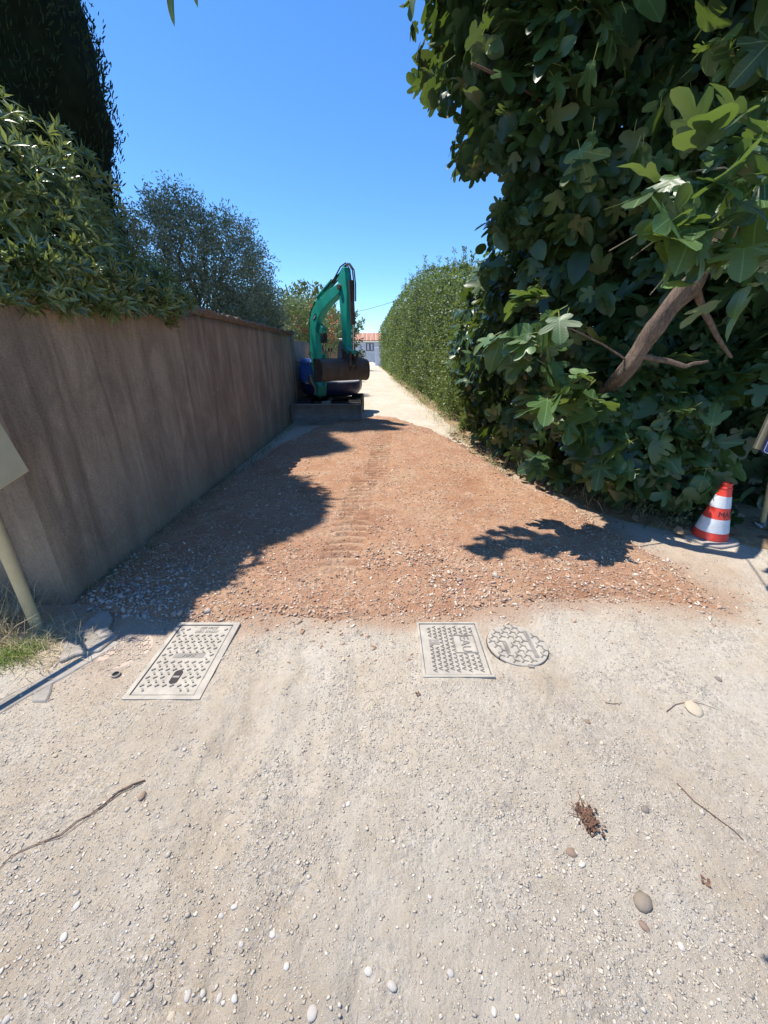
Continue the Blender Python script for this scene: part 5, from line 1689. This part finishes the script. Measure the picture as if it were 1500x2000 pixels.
# tracks
def track(cx):
    w_ = .29
    ya, yb, r = 10.02, 11.62, .235
    prof = []
    for k in range(13):
        a = math.pi / 2 + math.pi * k / 12; prof.append((ya + r * math.cos(a), .25 + r * math.sin(a)))
    for k in range(13):
        a = -math.pi / 2 + math.pi * k / 12; prof.append((yb + r * math.cos(a), .25 + r * math.sin(a)))
    inn = [(ya + (y - ya) * .86 if y < ya else (yb + (y - yb) * .86 if y > yb else y), .25 + (z - .25) * .86) for y, z in prof]
    mb = MB()
    n = len(prof)
    vo0 = [mb.bm.verts.new((cx - w_ / 2, y, z)) for y, z in prof]; vo1 = [mb.bm.verts.new((cx + w_ / 2, y, z)) for y, z in prof]
    vi0 = [mb.bm.verts.new((cx - w_ / 2, y, z)) for y, z in inn]; vi1 = [mb.bm.verts.new((cx + w_ / 2, y, z)) for y, z in inn]
    for i in range(n):
        j = (i + 1) % n
        mb.face((vo0[i], vo0[j], vo1[j], vo1[i])); mb.face((vi0[j], vi0[i], vi1[i], vi1[j]))
        mb.face((vo0[j], vo0[i], vi0[i], vi0[j])); mb.face((vo1[i], vo1[j], vi1[j], vi1[i]))
    tr = mb.build('track', rubber, ex)
    # lugs
    per = []
    tot = 0
    for i in range(n):
        a, b_ = Vector(prof[i]), Vector(prof[(i + 1) % n]); per.append((tot, a, b_)); tot += (b_ - a).length
    mb = MB(); s = 0
    while s < tot:
        for (s0, a, b_) in reversed(per):
            if s >= s0:
                t_ = (b_ - a).normalized(); q = a + t_ * (s - s0); nrm2 = Vector((t_.y, -t_.x))
                if nrm2.dot(q - Vector(((ya + yb) / 2, .25))) < 0: nrm2 = -nrm2
                c = [q + t_ * .018, q - t_ * .018, q - t_ * .012 + nrm2 * .022, q + t_ * .012 + nrm2 * .022]
                mb.poly_prism([(cx - w_ / 2 + .005, v.x, v.y) for v in c], [(cx + w_ / 2 - .005, v.x, v.y) for v in c])
                break
        s += .085
    mb.build('lugs', rubber, tr)
    for yy, rr in ((ya, .19), (yb, .19), (ya + .4, .08), (ya + .8, .08), (ya + 1.2, .08)):
        zz = .25 if rr > .1 else .125
        MB().cyl((cx - w_ / 2 + .03, yy, zz), (cx + w_ / 2 - .03, yy, zz), rr, 18).build('wheel', steel_d, tr, smooth=True)
    mb = MB(); mb.box((cx - .08, ya + .1, .17), (cx + .08, yb - .1, .36)); mb.build('track_frame', steel_d, tr, bevel=.02)
track(EX[0] - .62); track(EX[0] + .62)
mb = MB(); mb.box((EX[0] - .47, 10.2, .26), (EX[0] + .47, 11.5, .44)); mb.build('undercarriage', steel_d, ex, bevel=.03)
MB().cyl((EX[0], 10.85, .44), (EX[0], 10.85, .56), .36, 28).build('slew_ring', black_p, ex, smooth=True)
# dozer blade
bl, br = -2.135, -.525
pf = [(9.20, .105), (9.245, .17), (9.262, .26), (9.255, .36), (9.215, .45), (9.19, .475)]
prof = pf + [(y + .03, z) for y, z in reversed(pf)]
mb = MB(); mb.poly_prism([(bl, y, z) for y, z in prof], [(br, y, z) for y, z in prof]); bd = mb.build('dozer_blade', blade_m, ex, bevel=.004)
mb = MB(); mb.box((bl - .004, 9.178, .095), (br + .004, 9.212, .15)); mb.build('cutting_edge', paint('worn_edge', (.24, .23, .225), .45, .6, .2, 7, .2, 50, .3, (.25, .2, .16)), bd, bevel=.004)
mb = MB(); mb.box((bl - .003, 9.17, .462), (br + .003, 9.225, .486)); mb.build('top_lip', blade_m, bd, bevel=.005)
for xx in (bl - .012, br - .012):
    mb = MB(); mb.poly_prism([(xx, 9.17, .10), (xx, 9.36, .14), (xx, 9.36, .42), (xx, 9.17, .48)], [(xx + .024, 9.17, .10), (xx + .024, 9.36, .14), (xx + .024, 9.36, .42), (xx + .024, 9.17, .48)]); mb.build('end_plate', blade_m, bd, bevel=.003)
for xx in (EX[0] - .28, EX[0] + .28):
    mb = MB(); mb.poly_prism([(xx - .05, 9.27, .18), (xx + .05, 9.27, .18), (xx + .05, 10.25, .28), (xx - .05, 10.25, .28)], [(xx - .05, 9.27, .32), (xx + .05, 9.27, .32), (xx + .05, 10.25, .40), (xx - .05, 10.25, .40)]); mb.build('blade_arm', steel_d, ex, bevel=.01)
mb = MB(); mb.cyl((EX[0] + .02, 9.3, .45), (EX[0] + .02, 10.2, .52), .045); mb.build('blade_cylinder', steel_d, ex, smooth=True)
mb = MB(); mb.box((EX[0] - .10, 9.27, .40), (EX[0] + .10, 9.42, .53)); mb.build('cylinder_bracket', blade_m, ex, bevel=.01)
# upper body: rounded plan
def plan(x0, x1, y0, y1, r, z, inset=0.0, n=7):
    x0, x1, y0, y1 = x0 + inset, x1 - inset, y0 + inset, y1 - inset
    out = []
    for cx, cy, a0 in ((x1 - r, y1 - r, 0), (x0 + r, y1 - r, math.pi / 2), (x0 + r, y0 + r, math.pi), (x1 - r, y0 + r, 1.5 * math.pi)):
        for k in range(n):
            a = a0 + math.pi / 2 * k / (n - 1)
            out.append((cx + r * math.cos(a), cy + r * math.sin(a), z))
    return out
bx0, bx1, by0, by1 = -2.125, -.625, 10.02, 11.95
MB().loft([plan(bx0, bx1, by0, by1, .36, .555, .20), plan(bx0, bx1, by0, by1, .40, .585, .09), plan(bx0, bx1, by0, by1, .42, .65, .02), plan(bx0, bx1, by0, by1, .42, .74), plan(bx0, bx1, by0, by1, .42, .895)]).build('lower_skirt', navy, ex, smooth=True)
MB().loft([plan(bx0, bx1, by0, by1, .41, .897, .012), plan(bx0, bx1, by0, by1, .41, .925, .02)]).build('deck', paint('deck_grey', (.40, .40, .40), .5, .2, .15, 6, .1), ex, smooth=True)
# left hood with vertical ribs, blue
MB().loft([plan(-2.12, -1.72, 10.10, 11.5, .14, .927), plan(-2.12, -1.72, 10.10, 11.5, .14, 1.22), plan(-2.12, -1.72, 10.12, 11.5, .14, 1.36, .02), plan(-2.12, -1.72, 10.2, 11.5, .12, 1.45, .07)]).build('side_hood', blue_b, ex, smooth=True)
for k in range(4):
    xx = -2.045 + .082 * k
    MB().tube([(xx + .04, 10.088 + .01 * (k == 0), 1.12), (xx, 10.092 + .01 * (k == 0), 1.25), (xx, 10.115, 1.36), (xx, 10.22, 1.43)], .014, 6).build('hood_rib', blue_b, ex, smooth=True)
mb = MB(); mb.poly_prism([(-2.126, 10.26, .95), (-2.126, 10.26, 1.26), (-1.98, 10.094, .95), (-2.10, 10.12, .95)], [(-2.134, 10.25, .95), (-2.134, 10.25, 1.24), (-1.985, 10.086, .95), (-2.108, 10.105, .95)]); mb.build('dark_panel', navy, ex)
MB().loft([plan(-2.12, -.63, 11.35, 11.97, .2, .93), plan(-2.12, -.63, 11.35, 11.97, .2, 1.3), plan(-2.12, -.63, 11.35, 11.97, .2, 1.42, .06)]).build('engine_hood', blue_b, ex, smooth=True)
# seat, levers, console
mb = MB(); mb.box((-1.33, 11.0, .93), (-.82, 11.4, 1.22)); mb.build('seat_base', black_p, ex, bevel=.03)
MB().loft([plan(-1.31, -.84, 10.9, 11.35, .08, 1.222), plan(-1.31, -.84, 10.9, 11.35, .08, 1.32, .02)]).build('seat', black_p, ex, smooth=True)
mb = MB()
mb.loft([[(-1.30 + i * .03, 11.28 + .10 * f, 1.34 + .58 * f) for i in (0,)] + [] for f in ()]) if False else None
mb.poly_prism([(-1.29, 11.28, 1.33), (-.86, 11.28, 1.33), (-.90, 11.34, 1.80), (-1.0, 11.36, 1.90), (-1.15, 11.36, 1.90), (-1.25, 11.34, 1.80)],
              [(-1.29, 11.37, 1.33), (-.86, 11.37, 1.33), (-.90, 11.43, 1.80), (-1.0, 11.45, 1.89), (-1.15, 11.45, 1.89), (-1.25, 11.43, 1.80)])
mb.build('backrest', paint('seat_grey', (.10, .10, .105), .7, 0, .15, 10, .1), ex, bevel=.03, segs=2)
mb = MB(); mb.box((-1.22, 11.33, 1.905), (-.93, 11.46, 1.945)); mb.build('headrest_cover', white_p, ex, bevel=.012)
for xx in (-1.42, -1.35, -.78):
    mb = MB(); mb.tube([(xx, 10.75, .93), (xx, 10.72, 1.45), (xx + .01, 10.68, 1.62)], .012, 8); lv = mb.build('lever', chrome, ex, smooth=True)
    MB().tube([(xx + .01, 10.68, 1.615), (xx + .01, 10.665, 1.70)], [.02, .024], 8).build('grip', black_p, lv, smooth=True)
mb = MB(); mb.box((-1.46, 10.7, 1.30), (-1.30, 11.2, 1.40)); mb.build('console', white_p, ex, bevel=.02)
mb = MB(); mb.tube([(-2.28 + .13, 10.0, 1.385), (-1.9, 9.98, 1.345), (-1.66, 9.98, 1.335)], .012, 8); mb.build('mirror_arm', steel_d, ex, smooth=True)

# boom and dipper, in their own vertical plane
F0 = Vector((-1.63, 10.08, 0)); U = Vector((.62, -.785, 0)); W = Vector((.785, .62, 0))
def L3(s, z, t_=0.0):
    z = z if z < 1.7 else 1.7 + (z - 1.7) * .92
    return F0 + U * s + W * t_ + Vector((0, 0, z))
def plate(pts, w_, t0=0.0):
    return [L3(s, z, t0 - w_ / 2) for s, z in pts], [L3(s, z, t0 + w_ / 2) for s, z in pts]
# swing post
mb = MB(); a, b_ = plate([(-.12, .60), (.16, .58), (.20, .82), (.06, .98), (-.12, .95)], .24); mb.poly_prism(a, b_); mb.build('swing_post', green_d, ex, bevel=.02)
mb = MB(); mb.cyl(L3(.05, .55), L3(.05, 1.0), .07); mb.build('king_pin', steel_d, ex, smooth=True)
BOOM_BACK = [(-.12, .82), (-.17, 1.3), (-.165, 1.75), (-.14, 2.15), (-.06, 2.42), (.10, 2.62), (.45, 2.80), (.85, 2.93), (1.20, 3.0), (1.30, 2.97)]
BOOM_FRONT = [(1.32, 2.88), (1.20, 2.80), (.85, 2.67), (.52, 2.53), (.28, 2.36), (.17, 2.16), (.13, 1.8), (.11, 1.3), (.09, .82)]
mb = MB(); a, b_ = plate(BOOM_BACK + BOOM_FRONT, .165); mb.poly_prism(a, b_); boom = mb.build('boom', green, ex, bevel=.008)
mb = MB(); a, b_ = plate([(-.02, 2.50), (.12, 2.655), (.38, 2.79), (.40, 2.86), (.08, 2.74), (-.08, 2.55)], .07); mb.poly_prism(a, b_); mb.build('cylinder_lug', green, boom, bevel=.005)
mb = MB(); a, b_ = plate([(.17, 2.05), (.42, 2.02), (.42, 2.16), (.25, 2.26)], .10); mb.poly_prism(a, b_); mb.build('boom_cylinder_lug', green_d, boom, bevel=.006)
mb = MB(); mb.cyl(L3(.30, .85), L3(.36, 1.55), .052); bc = mb.build('boom_cylinder', green_d, ex, smooth=True)
MB().cyl(L3(.36, 1.55), L3(.40, 2.08), .026).build('rod', chrome, bc, smooth=True)
mb = MB(); a, b_ = plate([(.31, 1.80), (.45, 1.80), (.45, 2.03), (.31, 2.03)], .11); mb.poly_prism(a, b_); mb.build('work_light', black_p, boom, bevel=.01)
# oval maker's badge on the side of the boom
cc = L3(.16, 2.40, -.0855)
ring = [cc + (U * .82 + Vector((0, 0, .57))) * (.095 * math.cos(a)) + (U * -.57 + Vector((0, 0, .82))) * (.045 * math.sin(a)) for a in np.linspace(0, 2 * math.pi, 24, endpoint=False)]
mb = MB(); mb.poly_prism(ring, [q - W * .003 for q in ring]); bdg = mb.build('oval_badge', navy, boom)
ring = [cc - W * .0045 + (U * .82 + Vector((0, 0, .57))) * (.07 * math.cos(a)) + (U * -.57 + Vector((0, 0, .82))) * (.013 * math.sin(a)) for a in np.linspace(0, 2 * math.pi, 14, endpoint=False)]
mb = MB(); mb.poly_prism(ring, [q - W * .002 for q in ring]); mb.build('badge_mark', white_p, bdg)
# dipper arm
ARM = [(1.18, 3.10), (1.28, 3.22), (1.36, 3.30), (1.44, 3.28), (1.47, 3.1), (1.50, 2.8), (1.47, 2.3), (1.42, 1.62), (1.34, 1.56), (1.26, 1.62), (1.25, 2.2), (1.20, 2.72), (1.19, 2.9)]
mb = MB(); a, b_ = plate(ARM, .135); mb.poly_prism(a, b_); arm = mb.build('dipper_arm', green, ex, bevel=.008)
mb = MB(); mb.cyl(L3(1.27, 2.92, -.12), L3(1.27, 2.92, .12), .055); mb.build('pivot_pin', steel_d, arm, smooth=True)
mb = MB(); mb.cyl(L3(.22, 2.83), L3(.85, 3.09), .05); ac = mb.build('arm_cylinder', green_d, ex, smooth=True)
MB().cyl(L3(.85, 3.09), L3(1.32, 3.25), .026).build('rod', steel_d, ac, smooth=True)
mb = MB(); mb.cyl(L3(1.56, 3.02), L3(1.60, 2.15), .05); kc = mb.build('bucket_cylinder', steel_d, ex, smooth=True)
MB().cyl(L3(1.60, 2.15), L3(1.58, 1.58), .024).build('rod', chrome, kc, smooth=True)
for dt in (-.03, .03, .07):
    mb = MB(); mb.tube([L3(.55, 2.93, dt), L3(.95, 3.10, dt), L3(1.25, 3.32, dt), L3(1.44, 3.36, dt), L3(1.58, 3.22, dt), L3(1.62, 2.95, dt), L3(1.61, 2.62, dt)], .014, 7); mb.build('hose', hose_m, ex, smooth=True)
mb = MB(); mb.tube([L3(1.22, 2.85, .08), L3(1.17, 2.5, .08), L3(1.2, 2.0, .08), L3(1.24, 1.9, .08)], .011, 6); mb.build('hose', hose_m, ex, smooth=True)
mb = MB(); mb.tube([L3(-.02, 1.4, -.10), L3(-.16, 1.55, -.13), L3(-.10, 1.62, -.12), L3(.02, 1.5, -.10)], .010, 6); mb.build('hose', hose_m, ex, smooth=True)
for dt in (-.05, .0):
    mb = MB(); mb.tube([L3(-.22, 1.0, dt), L3(-.22, 1.6, dt), L3(-.19, 2.2, dt), L3(-.09, 2.53, dt), L3(.15, 2.74, dt)], .013, 6); mb.build('hose', hose_m, ex, smooth=True)
# grey valve block beside the post
mb = MB(); mb.box((-1.86, 9.93, .86), (-1.74, 10.0, 1.08)); mb.build('valve_block', steel_d, ex, bevel=.02)
mb = MB(); mb.tube([(-1.80, 9.96, 1.08), (-1.78, 9.94, .95), (-1.70, 9.95, .78), (-1.71, 9.97, .62)], [.03, .035, .03, .026], 8); mb.build('swing_cylinder', paint('grey_casting', (.25, .25, .24), .5, .5, .2, 9, .2), ex, smooth=True)
mb = MB(); mb.box((-1.93, 9.985, .875), (-1.84, 10.01, .895)); mb.build('deck_step', white_p, ex, bevel=.004)
# links and quick hitch
mb = MB(); a, b_ = plate([(1.26, 1.72), (1.34, 1.78), (1.52, 1.64), (1.62, 1.62), (1.62, 1.56), (1.48, 1.56)], .19); mb.poly_prism(a, b_); mb.build('link', green_d, ex, bevel=.006)
for dt in (-.09, .09):
    mb = MB(); a, b_ = plate([(1.58, 1.62), (1.64, 1.60), (1.60, 1.36), (1.52, 1.30), (1.50, 1.36)], .03, dt); mb.poly_prism(a, b_); mb.build('link', steel_d, ex, bevel=.004)
    mb = MB(); a, b_ = plate([(1.24, 1.66), (1.42, 1.66), (1.58, 1.42), (1.62, 1.28), (1.56, 1.20), (1.40, 1.30), (1.28, 1.46)], .028, dt * .75); mb.poly_prism(a, b_); mb.build('hitch_plate', steel_d, ex, bevel=.004)
MB().cyl(L3(1.34, 1.62, -.13), L3(1.34, 1.62, .13), .04).build('pin', steel_d, ex, smooth=True)
MB().cyl(L3(1.56, 1.33, -.13), L3(1.56, 1.33, .13), .035).build('pin', steel_d, ex, smooth=True)
# wide grading bucket: rounded back towards us
bc_s, bc_z, R1 = 1.34, 1.235, .225
B0, B1 = -.755, .42
sq_ = lambda v, e: math.copysign(abs(v) ** e, v)
arc = [(bc_s + R1 * sq_(math.cos(a), .55), bc_z + R1 * .98 * sq_(math.sin(a), .8)) for a in np.linspace(math.radians(98), math.radians(-98), 18)]
inn = [(bc_s + (R1 - .02) * sq_(math.cos(a), .55), bc_z + (R1 - .02) * .98 * sq_(math.sin(a), .8)) for a in np.linspace(math.radians(-98), math.radians(98), 18)]
lip = [(bc_s - .20, bc_z - .235), (bc_s - .20, bc_z - .222)]
mb = MB(); prof = arc + lip + inn
mb.poly_prism([L3(s, z, B0) for s, z in prof], [L3(s, z, B1) for s, z in prof]); bk = mb.build('bucket', steel_d, ex, smooth=True)
for tt_ in (B0 - .015, B1 - .013):
    cap = [(bc_s + (R1 + .012) * sq_(math.cos(a), .55), bc_z + (R1 + .012) * .98 * sq_(math.sin(a), .8)) for a in np.linspace(math.radians(105), math.radians(-110), 16)] + [(bc_s - .16, bc_z - .10)]
    mb = MB(); mb.poly_prism([L3(s, z, tt_) for s, z in cap], [L3(s, z, tt_ + .028) for s, z in cap]); mb.build('end_plate', steel_d, bk, bevel=.003)
mb = MB(); a, b_ = plate([(bc_s - .06, bc_z + .20), (bc_s + .06, bc_z + .20), (bc_s + .06, bc_z + .235), (bc_s - .06, bc_z + .235)], B1 - B0, (B0 + B1) / 2); mb.poly_prism(a, b_); mb.build('top_bar', steel_d, bk, bevel=.004)

# ---------------------------------------------------------------- far house, gate, cable
HX, HY = -6.0, 92.0
hs = thing('white_house', (HX, HY, 0), 'far white house with red tiled roof and one window', 'house')
white_w = paint('white_render', (.66, .67, .70), .9, 0, .06, 1, .1)
mb = MB(); mb.box((HX - 9, HY, -.2), (HX + 9, HY + 8, 4.1)); mb.build('wall', white_w, hs)
clay = paint('roof_clay', (.46, .24, .16), .85, 0, .3, 2, .2)
mb = MB(); mb.poly_prism([(HX - 9.5, HY - .45, 4.15), (HX + 9.5, HY - .45, 4.15), (HX + 9.5, HY + 4, 5.85), (HX - 9.5, HY + 4, 5.85)], [(HX - 9.5, HY - .45, 4.27), (HX + 9.5, HY - .45, 4.27), (HX + 9.5, HY + 4, 5.97), (HX - 9.5, HY + 4, 5.97)])
rf = mb.build('roof', clay, hs)
clay2 = [paint('roof_tile_%d' % k, c, .85, 0, .25, 3, .2) for k, c in enumerate([(.52, .28, .19), (.44, .22, .15), (.58, .36, .26)])]
xx = HX - 9.4; k = 0
while xx < HX + 9.4:
    MB().tube([(xx, HY - .5, 4.30), (xx, HY + 4, 6.0)], .13, 7).build('tile_row', clay2[k % 3], rf, smooth=True)
    xx += .33; k += 1
wc = at(722.5, 680, HY).x
fr = paint('window_frame_red', (.20, .13, .13), .6, 0, .1, 3, 0)
mb = MB(); mb.box((wc - .85, HY - .06, 2.25), (wc + .85, HY - .003, 3.85)); w1 = mb.build('window', fr, hs)
glass = paint('dull_glass', (.12, .15, .20), .12, 0, .1, 1, 0)
for a_, b2 in ((-.72, -.06), (.06, .72)):
    mb = MB(); mb.box((wc + a_, HY - .075, 2.42), (wc + b2, HY - .062, 3.72)); mb.build('pane', glass, w1)
    mb = MB(); mb.box((wc + (a_ + b2) / 2 - .16, HY - .09, 2.42), (wc + (a_ + b2) / 2 + .16, HY - .078, 3.72)); mb.build('curtain', white_w, w1)
mb = MB(); mb.box((wc - 1.0, HY - .16, 2.12), (wc + 1.0, HY - .003, 2.24)); mb.build('sill', white_w, w1)
gp = at(737, 700, 62)
t = thing('white_gate_wall', (gp.x, 62, 0), 'low white gate wall at the far end of the hedge', 'wall')
mb = MB(); mb.box((gp.x - .35, 62, -.1), (gp.x + 3, 62.4, 2.35)); mb.build('wall', white_w, t, bevel=.03)
mb = MB(); mb.box((gp.x - .42, 61.95, 2.352), (gp.x + 3, 62.45, 2.48)); mb.build('coping', white_w, t, bevel=.03)
ga = at(698, 700, 84)
t = thing('grey_gate', (ga.x, 84, 0), 'pale grey gate in front of the far white house', 'gate')
gm = paint('gate_grey', (.50, .52, .55), .6, 0, .1, 2, 0)
for k in range(5):
    mb = MB(); mb.box((ga.x + k * .85, 84, .1), (ga.x + k * .85 + .78, 84.05, 1.75)); mb.build('panel', gm, t)
mb = MB(); mb.box((ga.x - .1, 84.06, 1.0), (ga.x + 4.3, 84.1, 1.1)); mb.build('rail', gm, t)
mb = MB()
pa, pb = at(640, 618, 45), at(800, 578, 45)
mb.tube([pa.lerp(pb, k / 8) - Vector((0, 0, .25 * math.sin(math.pi * k / 8))) for k in range(9)], .022, 5)
tag(mb.build('overhead_cable', hose_m), 'thin dark overhead cable crossing the sky above the lane', 'cable')
